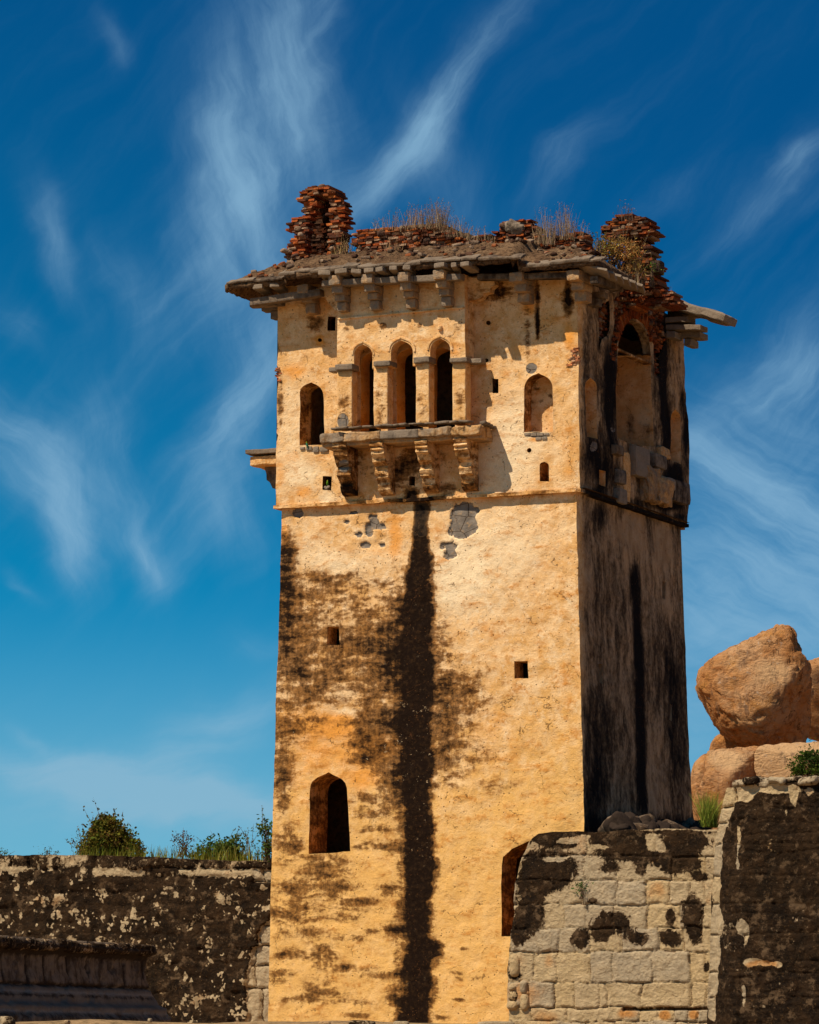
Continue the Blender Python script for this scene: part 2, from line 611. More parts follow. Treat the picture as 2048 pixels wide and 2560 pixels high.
# ------------------------------------------------------------------ materials
def make_plaster():
    mat, n, bs = material('lime_plaster')
    p = n.pos()
    dk, org, gst, pale, _ = n.attr('mA')
    brk, cool, gold, age, _ = n.attr('mB')
    wv = n.vm('ADD', p, n.vm('MULTIPLY', n.vm('SUBTRACT', n.noise(p, 1.3, 3, .5, col=True), (.5, .5, .5)), (.55, .55, .35)))
    n1 = n.noise(n.vm('MULTIPLY', wv, (1, 1, 2.7)), 1.45, 9, .66)
    n2 = n.noise(p, 9.0, 7, .68)
    n3 = n.noise(n.vm('MULTIPLY', p, (7, 7, .55)), 1.3, 5, .6)
    n4 = n.noise(p, 2.6, 6, .6)
    n5 = n.noise(p, 34.0, 3, .6)
    n7 = n.noise(p, .8, 5, .6)
    c = n.mix(n.sm(n4, .34, .66), (.87, .57, .285), (.70, .375, .130))
    c = n.mix(n.sm(n7, .45, .68, 0, .55), c, (.72, .36, .10))
    c = n.mix(n.sm(n.noise(p, 4.2, 7, .7), .54, .66, 0, .6), c, (.88, .66, .40))
    c = n.mix(n.sm(n2, .50, .70, 0, .62), c, (.52, .235, .06))
    c = n.mix(n.m('MULTIPLY', n.sm(n.m('ADD', pale, n.m('MULTIPLY_ADD', n2, .9, -.45)), .25, .9), .8), c, (.93, .72, .44))
    c = n.mix(n.m('MULTIPLY', n.sm(n.m('ADD', gold, n.m('MULTIPLY_ADD', n4, .8, -.4)), .1, .9), .75), c, (.80, .44, .12))
    c = n.mix(n.sm(n.m('ADD', org, n.m('MULTIPLY_ADD', n1, 1.3, -.65)), .15, .95, 0, .85), c, (.80, .30, .035))
    c = n.mix(n.sm(n5, .35, .65, .0, .16), c, (.3, .16, .06))
    c = n.mix(n.sm(n.m('ADD', n1, n.m('MULTIPLY_ADD', n2, .5, -.25)), .50, .72, 0, .78), c, (.55, .215, .04))
    # grime: brown first, nearly black where it lies thick
    mott = n.m('ADD', n.m('MULTIPLY_ADD', n1, 2.5, -1.25), n.m('MULTIPLY_ADD', n2, .8, -.40))
    D = n.m('ADD', dk, n.m('MULTIPLY', n.m('MULTIPLY', mott, 1.0), n.sm(dk, .02, .35)))
    D = n.m('ADD', D, n.m('MULTIPLY', n.m('MULTIPLY_ADD', n3, .6, -.3), n.sm(dk, .02, .6)))
    c = n.mix(n.sm(D, .10, .52, 0, .90), c, n.mix(n.sm(n2, .4, .6), (.26, .105, .024), (.12, .048, .013)))
    c = n.mix(n.sm(D, .46, 1.02, 0, .985), c, n.mix(n.sm(n2, .46, .68), (.009, .005, .0035), (.032, .016, .007)))
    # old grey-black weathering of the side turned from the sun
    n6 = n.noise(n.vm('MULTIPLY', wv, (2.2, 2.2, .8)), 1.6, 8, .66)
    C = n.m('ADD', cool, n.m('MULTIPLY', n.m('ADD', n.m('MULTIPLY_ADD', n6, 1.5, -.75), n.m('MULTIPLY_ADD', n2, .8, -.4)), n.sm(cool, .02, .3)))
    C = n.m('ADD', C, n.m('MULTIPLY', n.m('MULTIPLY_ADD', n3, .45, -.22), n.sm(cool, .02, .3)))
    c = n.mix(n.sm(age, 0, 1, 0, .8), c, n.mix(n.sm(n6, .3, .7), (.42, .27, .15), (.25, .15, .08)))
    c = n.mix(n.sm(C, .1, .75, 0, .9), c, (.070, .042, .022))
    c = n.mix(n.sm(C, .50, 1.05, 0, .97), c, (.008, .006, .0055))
    # flakes of clean lime left inside the black
    fl = n.m('MULTIPLY', n.m('MULTIPLY', n.sm(n.noise(p, 6.5, 7, .75), .62, .67), n.sm(D, .55, .95)), brk)
    c = n.mix(n.m('MULTIPLY', fl, .8), c, (.66, .45, .24))
    # small pits
    pv = n.voro(n.vm('ADD', p, n.vm('MULTIPLY', n.noise(p, 20, 2, .5, col=True), (.05, .05, .05))), 7.5)
    pv2 = n.voro(n.vm('ADD', p, n.vm('MULTIPLY', n.noise(p, 30, 2, .5, col=True), (.04, .04, .04))), 14.0)
    pit = n.m('MULTIPLY', n.sm(pv, .07, .16, 1, 0), n.sm(n.noise(p, 1.1, 3, .5), .42, .56))
    pit = n.m('MAXIMUM', pit, n.m('MULTIPLY', n.sm(pv2, .10, .20, 1, 0), n.sm(n.noise(p, 1.7, 4, .6), .50, .62)))
    c = n.mix(n.m('MULTIPLY', pit, .85), c, (.15, .06, .018))
    # bare stone where the plaster has fallen
    sc = n.voro(n.vm('MULTIPLY', p, (2.0, 2.0, 3.0)), 1.0, 'DISTANCE_TO_EDGE', rnd=.6)
    scol = n.mix(n.sm(n.noise(p, 5, 5, .6), .3, .7), (.25, .20, .15), (.145, .118, .092))
    scol = n.mix(n.sm(n2, .52, .66, 0, .8), scol, (.36, .23, .12))
    scol = n.mix(n.sm(sc, .008, .03, 1, 0), scol, (.05, .03, .018))
    G = n.sm(n.m('ADD', gst, n.m('MULTIPLY_ADD', n2, .5, -.25)), .46, .54)
    c = n.mix(G, c, scol)
    # hairline cracks
    cv = n.voro(n.vm('ADD', p, n.vm('MULTIPLY', n.noise(p, 2.5, 5, .6, col=True), (.7, .7, .7))), .55, 'DISTANCE_TO_EDGE')
    crk = n.m('MULTIPLY', n.sm(cv, .002, .007, 1, 0), n.sm(n4, .5, .62))
    c = n.mix(n.m('MULTIPLY', crk, .7), c, (.12, .05, .02))
    n.put(bs.inputs['Base Color'], c)
    h = n.m('ADD', n.m('MULTIPLY', n2, .6), n.m('MULTIPLY', n5, .22))
    h = n.m('ADD', h, n.m('MULTIPLY', n1, .5))
    h = n.m('SUBTRACT', h, n.m('MULTIPLY', pit, .5))
    h = n.m('SUBTRACT', h, n.m('MULTIPLY', crk, .5))
    h = n.m('SUBTRACT', h, n.m('MULTIPLY', G, .6))
    n.put(bs.inputs['Normal'], n.bump(h, .75, .06))
    return mat


def make_stone():
    """block stone and rubble; mA: r black crust, g joint, b tint of the block, a orange dust"""
    mat, n, bs = material('weathered_stone')
    p = n.pos()
    dk, jt, tint, org, _ = n.attr('mA')
    n1 = n.noise(p, 3.2, 8, .66)
    n2 = n.noise(p, 15.0, 6, .68)
    n3 = n.noise(p, 48.0, 3, .6)
    n4 = n.noise(p, 6.5, 6, .62, 1.0)
    c = n.mix(n.sm(tint, 0, 1), (.53, .365, .175), (.40, .305, .19))
    c = n.mix(n.sm(n1, .35, .7, 0, .45), c, (.66, .48, .27))
    c = n.mix(n.sm(n2, .46, .74, 0, .55), c, (.27, .175, .09))
    c = n.mix(n.sm(n3, .5, .75, 0, .28), c, (.17, .10, .05))
    c = n.mix(n.sm(n.m('ADD', org, n.m('MULTIPLY_ADD', n1, 1.0, -.5)), .2, .9, 0, .85), c, (.55, .22, .045))
    c = n.mix(n.sm(n.m('ADD', jt, n.m('MULTIPLY_ADD', n2, .5, -.25)), .45, .8, 0, .9), c, (.10, .045, .015))
    D = n.m('ADD', dk, n.m('MULTIPLY', n.m('ADD', n.m('MULTIPLY_ADD', n4, 1.5, -.75), n.m('MULTIPLY_ADD', n2, .7, -.35)), n.sm(dk, .02, .3)))
    crust = n.mix(n.sm(n1, .35, .7), (.0045, .003, .0025), (.030, .015, .007))
    crust = n.mix(n.sm(n3, .54, .74, 0, .6), crust, (.11, .055, .02))
    crust = n.mix(n.sm(n.noise(p, 1.3, 7, .7), .50, .68, 0, .75), crust, (.055, .029, .013))
    crust = n.mix(n.sm(n.noise(p, 3.4, 8, .72), .53, .62, 0, .8), crust, (.13, .078, .04))
    crust = n.mix(n.sm(n.noise(p, 2.1, 7, .7), .55, .66, 0, .9), crust, (.006, .004, .0035))
    crust = n.mix(n.sm(n2, .60, .70, 0, .7), crust, (.16, .08, .025))
    spk = n.sm(n.noise(p, 22, 3, .7), .70, .74)
    crust = n.mix(n.m('MULTIPLY', spk, .8), crust, (.48, .33, .18))
    K = n.sm(D, .46, .60)
    c = n.mix(n.sm(D, .25, .55, 0, .5), c, (.17, .085, .035))
    c = n.mix(n.m('MULTIPLY', K, .97), c, crust)
    n.put(bs.inputs['Base Color'], c)
    h = n.m('ADD', n.m('MULTIPLY', n2, .6), n.m('ADD', n.m('MULTIPLY', n3, .2), n.m('MULTIPLY', n1, .5)))
    h = n.m('ADD', h, n.m('MULTIPLY', K, .22))
    h = n.m('ADD', h, n.m('MULTIPLY', n4, .5))
    n.put(bs.inputs['Normal'], n.bump(h, 1.0, .10))
    return mat


def make_grey_stone():
    """slabs, beams and corbels of grey granite; mA r: stain, g: plaster remains, b: pale"""
    mat, n, bs = material('grey_granite')
    p = n.pos()
    dk, pl, pale, _, _ = n.attr('mA')
    n1 = n.noise(p, 3.0, 8, .65)
    n2 = n.noise(p, 16.0, 6, .66)
    n3 = n.noise(n.vm('MULTIPLY', p, (4, 4, 1)), 3.0, 5, .6)
    c = n.mix(n.sm(n1, .3, .7), (.22, .155, .10), (.125, .09, .062))
    c = n.mix(n.sm(pale, 0, 1, 0, .8), c, (.36, .28, .195))
    c = n.mix(n.sm(n2, .5, .75, 0, .6), c, (.12, .075, .045))
    c = n.mix(n.sm(n.m('ADD', pl, n.m('MULTIPLY_ADD', n1, 1.1, -.55)), .3, .8, 0, .95), c, n.mix(n.sm(n2, .35, .65), (.78, .47, .20), (.60, .27, .07)))
    D = n.m('ADD', dk, n.m('MULTIPLY', n.m('ADD', n.m('MULTIPLY_ADD', n1, 1.4, -.7), n.m('MULTIPLY_ADD', n3, .6, -.3)), n.sm(dk, .02, .3)))
    c = n.mix(n.sm(D, .3, .8, 0, .93), c, (.03, .019, .013))
    n.put(bs.inputs['Base Color'], c)
    h = n.m('ADD', n.m('MULTIPLY', n2, .7), n.m('MULTIPLY', n1, .6))
    n.put(bs.inputs['Normal'], n.bump(h, .8, .05))
    return mat


def make_brick():
    mat, n, bs = material('old_brick')
    p = n.pos()
    _, _, _, _, col = n.attr('mA')
    n1 = n.noise(p, 6.0, 6, .65)
    n2 = n.noise(p, 30.0, 4, .65)
    c = n.mix(n.sm(n2, .35, .75, 0, .6), col, (.12, .035, .014))
    c = n.mix(n.sm(n1, .50, .68, 0, .8), c, (.075, .04, .026))
    c = n.mix(n.sm(n.noise(p, 4.1, 6, .7), .60, .70, 0, .75), c, (.40, .28, .19))
    n.put(bs.inputs['Base Color'], c)
    n.put(bs.inputs['Normal'], n.bump(n.m('ADD', n2, n1), .8, .03))
    return mat


def make_earth(name, a, b, d, sc=1.0):
    mat, n, bs = material(name)
    p = n.pos()
    n1 = n.noise(p, 1.2 * sc, 8, .65)
    n2 = n.noise(p, 8.0 * sc, 7, .7)
    n3 = n.noise(p, 40.0 * sc, 4, .65)
    c = n.mix(n.sm(n1, .3, .7), a, b)
    c = n.mix(n.sm(n2, .46, .62, 0, .85), c, d)
    c = n.mix(n.sm(n3, .5, .75, 0, .4), c, d)
    n.put(bs.inputs['Base Color'], c)
    n.put(bs.inputs['Normal'], n.bump(n.m('ADD', n.m('MULTIPLY', n2, .8), n.m('MULTIPLY', n3, .3)), .9, .08))
    return mat


def make_boulder():
    mat, n, bs = material('granite_boulder')
    p = n.pos()
    pale, dk, _, _, _ = n.attr('mA')
    n1 = n.noise(p, .55, 7, .6)
    n2 = n.noise(p, 2.3, 8, .68)
    n3 = n.noise(p, 12.0, 6, .66)
    nf = n.noise(n.vm('MULTIPLY', p, (1, 1, 2.2)), 1.5, 9, .7, 1.2)
    c = n.mix(n.sm(n1, .36, .64), (.42, .18, .058), (.52, .29, .135))
    c = n.mix(n.sm(n.noise(p, .9, 5, .6), .52, .68, 0, .7), c, (.46, .19, .04))
    c = n.mix(n.sm(nf, .50, .70, 0, .75), c, (.27, .085, .018))
    c = n.mix(n.sm(n2, .54, .70, 0, .7), c, (.15, .06, .022))
    bc = n.voro(n.vm('ADD', p, n.vm('MULTIPLY', n.noise(p, 1.6, 5, .65, col=True), (1.3, 1.3, .8))), .55, 'DISTANCE_TO_EDGE')
    ck = n.m('MULTIPLY', n.sm(bc, .004, .02, 1, 0), n.sm(n.noise(p, .8, 3), .46, .56))
    c = n.mix(n.m('MULTIPLY', ck, .8), c, (.07, .03, .012))
    c = n.mix(n.sm(n.m('ADD', pale, n.m('MULTIPLY_ADD', n2, .8, -.4)), .3, .8, 0, .8), c, (.60, .36, .17))
    c = n.mix(n.sm(n3, .5, .75, 0, .4), c, (.20, .085, .03))
    c = n.mix(n.sm(n.noise(n.vm('MULTIPLY', p, (1.6, 1.6, .35)), 1.3, 7, .65), .56, .70, 0, .75), c, (.12, .07, .045))
    c = n.mix(n.sm(n.noise(p, 5.0, 6, .7), .60, .68, 0, .5), c, (.55, .42, .30))
    c = n.mix(n.sm(n.m('ADD', dk, n.m('MULTIPLY_ADD', n2, .9, -.45)), .3, .8, 0, .8), c, (.14, .075, .045))
    n.put(bs.inputs['Base Color'], c)
    n.put(bs.inputs['Normal'], n.bump(n.m('ADD', n.m('MULTIPLY', n3, .30), n.m('ADD', n.m('MULTIPLY', n2, .8), n.m('MULTIPLY', nf, .8))), .9, .22))
    return mat


def make_leafy(name, rough=.65, transl=.25):
    mat, n, bs = material(name)
    _, _, _, _, col = n.attr('mA')
    v = n.noise(n.pos(), 9.0, 3, .5)
    c = n.mix(n.sm(v, .3, .7, 0, .35), col, (.02, .03, .006))
    n.put(bs.inputs['Base Color'], c)
    bs.inputs['Roughness'].default_value = rough
    tr = n.new('ShaderNodeBsdfTranslucent')
    n.put(tr.inputs['Color'], c)
    ms = n.new('ShaderNodeMixShader')
    ms.inputs[0].default_value = transl
    n.l.new(bs.outputs[0], ms.inputs[1])
    n.l.new(tr.outputs[0], ms.inputs[2])
    n.l.new(ms.outputs[0], mat.node_tree.nodes['Material Output'].inputs['Surface'])
    return mat


def make_vcol(name, rough=.5):
    mat, n, bs = material(name)
    _, _, _, _, col = n.attr('mA')
    n.put(bs.inputs['Base Color'], n.mix(n.sm(n.noise(n.pos(), 60, 3), .4, .7, 0, .25), col, (.02, .05, .01)))
    bs.inputs['Roughness'].default_value = rough
    return mat


M_PL, M_ST, M_GR, M_BR = make_plaster(), make_stone(), make_grey_stone(), make_brick()
M_ROOF = make_earth('roof_earth', (.105, .055, .027), (.23, .135, .068), (.028, .016, .010), 1.6)
M_GROUND = make_earth('sandy_ground', (.42, .275, .14), (.34, .22, .11), (.25, .15, .075), .6)
M_BANK = make_earth('dry_bank_earth', (.40, .24, .11), (.30, .19, .09), (.14, .09, .04), .8)
M_BO = make_boulder()
M_LEAF = make_leafy('leaves')
M_STRAW = make_leafy('dry_stalks', .8, .15)
M_BARK = make_earth('bark', (.16, .10, .06), (.22, .14, .08), (.07, .045, .03), 4)
M_BIRD = make_vcol('feathers')
M_DARKIN = make_earth('dark_interior', (.16, .085, .04), (.10, .055, .03), (.05, .03, .018), 1.0)  # one dark brown for the surfaces inside the tower

BR_PAL = [(.46, .105, .022), (.40, .085, .02), (.52, .15, .035), (.27, .06, .02), (.12, .04, .02), (.08, .035, .022), (.34, .13, .055), (.42, .26, .15)]


def brick_fill(mb, poly, plane, d0, d1, bl=.22, bh=.062, seed=0, jit=.045, pal=None, dark=0.0, inuv=False, skip=0.0):
    """courses of thin bricks filling an outline on a plane, from depth d0 to d1 along its normal"""
    rr = random.Random(seed)
    ou = np.array(poly, float) if inuv else plane.uvs(poly)
    lo, hi = ou.min(0), ou.max(0)
    row = 0
    v = lo[1] + bh / 2
    while v < hi[1]:
        u = lo[0] - rr.random() * bl
        while u < hi[0] + bl:
            L = bl * rr.uniform(.65, 1.25)
            c = np.array([[u + L / 2, v]])
            e = dpoly(c, ou)[0]
            ins = inpoly(c, ou)[0]
            if (ins or e < L * .22 * rr.random()) and rr.random() >= skip:
                a, b = d0, d1 + rr.uniform(-jit, jit) - (rr.random() < .1) * jit * 1.5
                hh = bh * rr.uniform(.74, .98) / 2
                vv = v + rr.uniform(-.006, .006)
                sl = rr.uniform(-.03, .03)
                q = []
                yw = rr.uniform(-.05, .05)
                for du in (-L / 2 + .006, L / 2 - .006):
                    for dv in (-hh, hh):
                        for dd in (a, b):
                            q.append(plane.xyz([[u + L / 2 + du + rr.uniform(-.012, .012), vv + dv + du * sl + rr.uniform(-.006, .006)]])[0] + plane.n * (dd + (rr.uniform(-.018, .018) if dd == b else 0)))
                F = [(0, 1, 3, 2), (4, 6, 7, 5), (0, 4, 5, 1), (2, 3, 7, 6), (0, 2, 6, 4), (1, 5, 7, 3)]
                if bl > .15 and rr.random() < .10:             # lumps of mortar and broken brick
                    lv, lf = rblock(plane.xyz([[u + L / 2, vv]])[0] + plane.n * (b - .05), (rr.uniform(.12, .3), rr.uniform(.12, .26), rr.uniform(.07, .16)), rotm(rr.uniform(-.4, .4), rr.uniform(-.3, .3), rr.uniform(0, 3)), 4, .45, .03, row * 7 + len(mb.v))
                    lk = rr.choice([(.24, .15, .09), (.10, .06, .04), (.33, .10, .03), (.36, .25, .16)])
                    mb.add(lv, lf, (*[x_ * (1 - dark) for x_ in lk], 1))
                k = rr.choice(pal or BR_PAL)
                t = rr.uniform(.75, 1.15) * (1 - dark)
                mb.add(q, F, (k[0] * t, k[1] * t, k[2] * t, 1))
            u += L
        v += bh
        row += 1
# ------------------------------------------------------------------ the watch tower
def gz(z, items):
    s = z(1, 0)[0] - z(0, 0)[0]
    return [(*z(i[0], i[1]), i[2] * s, i[3] * s, i[4] if len(i) == 6 else 0, i[-1]) for i in items]


tower = empty('watch_tower', (-4.0, 3.0, 0), 'tall square ruined watch tower of stained ochre plaster with a balcony below broken eaves', 'tower')


def T(o):
    return adopt(o, tower)


PU = front(0.0)                                           # upper storey, sunlit face
BAT = 0.012
PS = Plane((0, 0.12, ZQ), (1, 0, 0), (0, -(-BAT), 1))     # shaft, sunlit face: leans back as it rises
corner_hi, corner_lo = PS.hit((1440, 1228)), PS.hit((1471, 2520))
cd = corner_lo + (corner_hi - corner_lo) * ((0 - corner_lo[2]) / (corner_hi[2] - corner_lo[2]))
PSS = Plane(corner_hi, (0, 1, 0), corner_hi - corner_lo)  # shaft, shaded face
up_c0, up_c1 = PU.hit((1441, 676)), PU.hit((1450, 1226))
PUS = Plane(up_c1, (0, 1, 0), up_c0 - up_c1)              # upper storey, shaded face
YF = PUS.hit((1718, 1312))[1]                             # depth of the tower
XL = PU.hit((688, 1267))[0]
ZTOP = PU.hit((1441, 676))[2]

# ---- shaft, sunlit face
foot_l, foot_r = (671 - .026 * 170, 2730), (1476, 2730)
sh_out = [(705, 1252), (702, 1400), (697, 1560), (692, 1700), (686, 1900), (683, 2010), (677, 2250), foot_l, foot_r, (1461, 2072), (1452, 1700), (1440, 1218)]
door_l = zz_(z11, (366, 770), (372, 500), (378, 250), (383, 205), (395, 175), (440, 138), (500, 112), (528, 98), (560, 118), (600, 138), (640, 160), (666, 190), (680, 235), (688, 430), (706, 748))
door_r = zz_(z7, (148, 758), (147, 520), (148, 405), (156, 362), (200, 322), (245, 303), (282, 283), (330, 310), (385, 345), (402, 390), (410, 520), (416, 752))
sq_l = zz_(z5, (277, 567), (280, 497), (325, 495), (328, 568))
sq_r = zz_(z5, (1014, 700), (1014, 633), (1066, 632), (1068, 700))


def rel_plaster(amp, seed):
    def f(uv, P):
        return amp * ((fbm(P, .9, 4, .5, seed) - .5) * 2.2 + (fbm(P, 4.0, 3, .6, seed + 9) - .5) * .8)
    return f


SH_DARK = gz(z5, [(122, 240, 42, 130, .75), (250, 420, 220, 150, .34), (400, 620, 190, 150, .40), (520, 700, 90, 260, .42), (150, 560, 75, 150, .42),
                  (205, 700, 130, 80, .40), (725, 650, 60, 220, .36), (770, 830, 100, 130, .34), (850, 720, 150, 110, .20), (740, 980, 80, 150, .30),
                  (840, 1000, 130, 90, .18), (150, 840, 110, 95, .32), (420, 925, 80, 70, .50), (450, 1010, 90, 55, .42), (540, 1110, 60, 110, .55),
                  (95, 1080, 40, 70, .45), (470, 1180, 80, 40, .3), (545, 870, 60, 60, .55), (330, 330, 220, 60, .22), (100, 420, 45, 220, .38), (560, 420, 60, 200, .35),
                  (90, 950, 60, 120, .3), (960, 1120, 200, 40, .14)]) + \
    gz(z11, [(500, 890, 170, 110, .52), (280, 1060, 190, 90, .40), (600, 1060, 170, 80, .44), (230, 1260, 220, 90, .40), (650, 1250, 150, 70, .36), (480, 1600, 110, 110, .48),
             (650, 1700, 90, 35, .52), (950, 1750, 190, 35, .46), (440, 1860, 110, 70, .44), (230, 1600, 130, 60, .34), (1050, 720, 120, 45, .55), (1020, 1060, 80, 50, .45),
             (880, 1400, 60, 22, .55), (1080, 1380, 100, 60, .5), (760, 2080, 80, 25, .4), (1390, 900, 60, 110, .5), (1420, 1550, 50, 80, .5), (200, 700, 120, 150, .34), (300, 1420, 200, 50, .3), (350, 1950, 220, 40, .3), (700, 1450, 140, 30, .34), (150, 1750, 90, 60, .34), (800, 1150, 120, 30, .4), (900, 1240, 110, 24, .4), (700, 1980, 160, 22, .34), (950, 560, 120, 26, .34), (840, 580, 60, 26, .3),
             (150, 330, 60, 120, .36), (850, 450, 120, 40, .3), (600, 1900, 130, 30, .25), (820, 700, 160, 35, .4), (1060, 1950, 70, 60, .5)]) + \
    gz(Z(600, 2300, .4058), [(1190, 200, 50, 70, .7), (1330, 330, 45, 14, .55), (1380, 180, 30, 14, .45), (1420, 360, 90, 18, .34), (1350, 490, 45, 12, .5), (1200, 420, 40, 60, .3), (1240, 600, 50, 20, .5)])
SH_ORG = gz(z5, [(190, 850, 160, 80, .60), (330, 960, 250, 90, .55), (335, 880, 75, 40, .75), (480, 980, 110, 70, .45), (250, 1120, 260, 130, .36), (430, 1090, 80, 45, .55),
                 (548, 140, 32, 85, .85), (112, 130, 25, 65, .8), (470, 200, 90, 30, .4), (1000, 1050, 250, 200, .12), (900, 1250, 200, 100, .16), (250, 330, 120, 50, .2), (900, 1000, 200, 110, .26), (1150, 1150, 150, 100, .2), (1000, 660, 110, 70, .3), (1180, 430, 60, 90, .25), (880, 840, 150, 90, .3), (1210, 700, 40, 140, .22), (1150, 200, 70, 90, .18)])
SH_GST = gz(z3, [(825, 1190, 58, 46, 1), (865, 1225, 34, 18, 1), (725, 1270, 34, 22, 1), (800, 1260, 30, 28, 1), (770, 1335, 38, 20, 1), (870, 1335, 38, 18, 1), (700, 1135, 30, 13, 1),
                 (655, 1195, 20, 12, .9), (355, 1140, 32, 32, 1), (1385, 1140, 80, 75, 1.1), (1325, 1250, 90, 48, 1.1), (1400, 1240, 50, 60, 1.1), (1275, 1340, 52, 30, 1), (1290, 1400, 40, 25, .9)])
SH_PALE = gz(z5, [(330, 250, 210, 70, .55), (790, 310, 90, 120, .6), (930, 180, 300, 190, .55), (820, 500, 250, 190, .35), (200, 120, 100, 90, .35), (830, 1000, 130, 90, .4),
                  (300, 960, 50, 70, .45), (360, 830, 60, 22, .7), (520, 1090, 40, 60, .5)]) + gz(z11, [(950, 830, 100, 60, .4), (450, 1420, 400, 70, .3), (640, 900, 70, 60, .4)])


def bare_sh(P):
    g_ = gmap(proj(P), SH_GST)
    return ss(g_ + (fbm(P, 3.2, 4, .6, 93) - .5) * 2.0, .46, .62) * ss(g_, .10, .30)


def rel_shaft(uv, P):
    return rel_plaster(.03, 3)(uv, P) - .055 * bare_sh(P)


def sh_attrs(P):
    px = proj(P)
    x, y = px[:, 0], px[:, 1]
    n1 = fbm(P, .8, 4, .55, 11)
    cx = 1045 - (y - 1260) * .006 + (fbm(P * [0, 0, 1], .35, 3, .5, 4) - .5) * 26
    hw = np.interp(y, [1250, 1330, 1400, 1500, 2130, 2300, 2560], [20, 20, 32, 37, 38, 36, 40]) + (n1 - .5) * 22
    d = np.abs(x - cx) / hw
    d = d + (fbm(P * [1, 1, .6], 3.0, 4, .65, 91) - .5) * .7
    streak = 1.30 * (1 - ss(d, .42, 1.36))
    streak *= np.where(y < 1262, .6, 1)
    halo = (.42 * (1 - ss(d, .8, 1.9)) * (x < cx) + .32 * (1 - ss(d, .8, 1.6)) * (x >= cx)) * ss(y, 1380, 1600)
    dark = np.maximum(np.maximum(streak, halo), 0) + gmap(px, SH_DARK) * .92
    dark = np.clip(dark + .07 * ss(y, 1500, 1800), 0, 1.5)
    top_band = .25 * (1 - ss(y - 1264 + (n1 - .5) * 40, 0, 30))  # darker towards the top edge of the shaft
    org = np.clip(gmap(px, SH_ORG), 0, 1.2)
    gold = np.clip(.12 + .75 * ss(y, 1650, 2250) + .2 * ss(x, 1100, 1400) * ss(y, 1300, 1900), 0, 1)
    pale = np.clip(gmap(px, SH_PALE) + .15 * (1 - ss(y, 1300, 1900)), 0, 1)
    gst = bare_sh(P)
    z = np.zeros(len(P))
    dark = dark * (1 + .08 * (dark < .8)) + .05 * ss(y, 1480, 1560) * (1 - ss(x, 1000, 1080))
    return {'mA': np.stack([dark + top_band * .4, org, gst, pale], 1), 'mB': np.stack([ss(y, 1700, 1820) * (1 - ss(y, 2080, 2200)) + .12, streak * .6 * (y < 1340), gold, z], 1)}


def wall(name, out, holes, plane, sp, relief, attrs, label=None, **kw):
    P, F, V2, B = sheet(out, holes, sp, plane, relief, **kw)
    return T(mkmesh(name, P, F, M_PL, None, True, attrs(B), label))


wall('shaft_wall', sh_out, [door_l, door_r, sq_l, sq_r], PS, .04, rel_shaft, sh_attrs,
     'sunlit front of the shaft with a black water streak down its middle')


def opening(name, loop, plane, depth, cap=False, label=None, attr=None, mat=None, taper=0.0, **kw):
    V, F = lining(loop, plane, depth, cap=cap, taper=taper, **({'steps': 8} if name == 'niche' else {}), **kw)
    a = np.zeros((len(V), 4))
    b = np.zeros((len(V), 4))
    if attr:
        a[:], b[:] = attr
    return T(mkmesh(name, V, F, mat or M_PL, None, False, {'mA': a, 'mB': b}, label))


REV = ((.25, .45, 0, 0), (0, 0, .6, 0))
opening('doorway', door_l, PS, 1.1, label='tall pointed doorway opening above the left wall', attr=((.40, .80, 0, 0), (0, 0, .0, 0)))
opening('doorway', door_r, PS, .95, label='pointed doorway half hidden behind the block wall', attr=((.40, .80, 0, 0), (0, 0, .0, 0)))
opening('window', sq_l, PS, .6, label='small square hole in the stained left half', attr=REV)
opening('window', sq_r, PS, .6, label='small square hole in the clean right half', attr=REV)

# ---- shaft, shaded face
far_hi, far_lo = (1701, 1305), (1736, 2060)
ss_out = [(1440, 1218), (1452, 1700), (1461, 2072), (1476, 2730), (1756, 2730), (1740, 2080), (1733, 2040), (1727, 1960), (1720, 1800), (1716, 1690), (1713, 1600), (1704, 1460), (1701, 1290)]
sl1 = zz_(z5, (1344, 716), (1344, 642), (1360, 645), (1360, 722))
sl2 = zz_(z5, (1593, 385), (1593, 320), (1605, 323), (1605, 390))
sl3 = zz_(z5, (1622, 862), (1622, 800), (1630, 803), (1630, 866))


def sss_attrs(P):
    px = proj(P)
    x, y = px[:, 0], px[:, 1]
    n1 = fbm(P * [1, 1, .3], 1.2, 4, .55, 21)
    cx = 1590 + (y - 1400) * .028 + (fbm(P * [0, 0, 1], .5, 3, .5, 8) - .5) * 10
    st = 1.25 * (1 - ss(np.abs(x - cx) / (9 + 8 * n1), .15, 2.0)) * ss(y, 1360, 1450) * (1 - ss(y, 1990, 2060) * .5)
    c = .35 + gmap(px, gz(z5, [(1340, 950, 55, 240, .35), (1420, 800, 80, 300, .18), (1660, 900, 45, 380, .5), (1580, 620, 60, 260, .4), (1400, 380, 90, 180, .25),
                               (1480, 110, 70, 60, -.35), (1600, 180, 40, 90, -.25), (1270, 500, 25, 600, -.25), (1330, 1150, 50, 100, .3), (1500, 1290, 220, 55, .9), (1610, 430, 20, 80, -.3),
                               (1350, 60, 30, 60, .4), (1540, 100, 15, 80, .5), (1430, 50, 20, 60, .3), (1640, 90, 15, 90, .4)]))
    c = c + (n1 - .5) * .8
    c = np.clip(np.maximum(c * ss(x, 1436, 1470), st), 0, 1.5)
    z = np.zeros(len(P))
    return {'mA': np.stack([z, z + .1 * (gmap(px, gz(z5, [(1480, 1210, 150, 30, .8)]))), z, z], 1), 'mB': np.stack([z, c, z, ss(x, 1440, 1475) * .95], 1)}


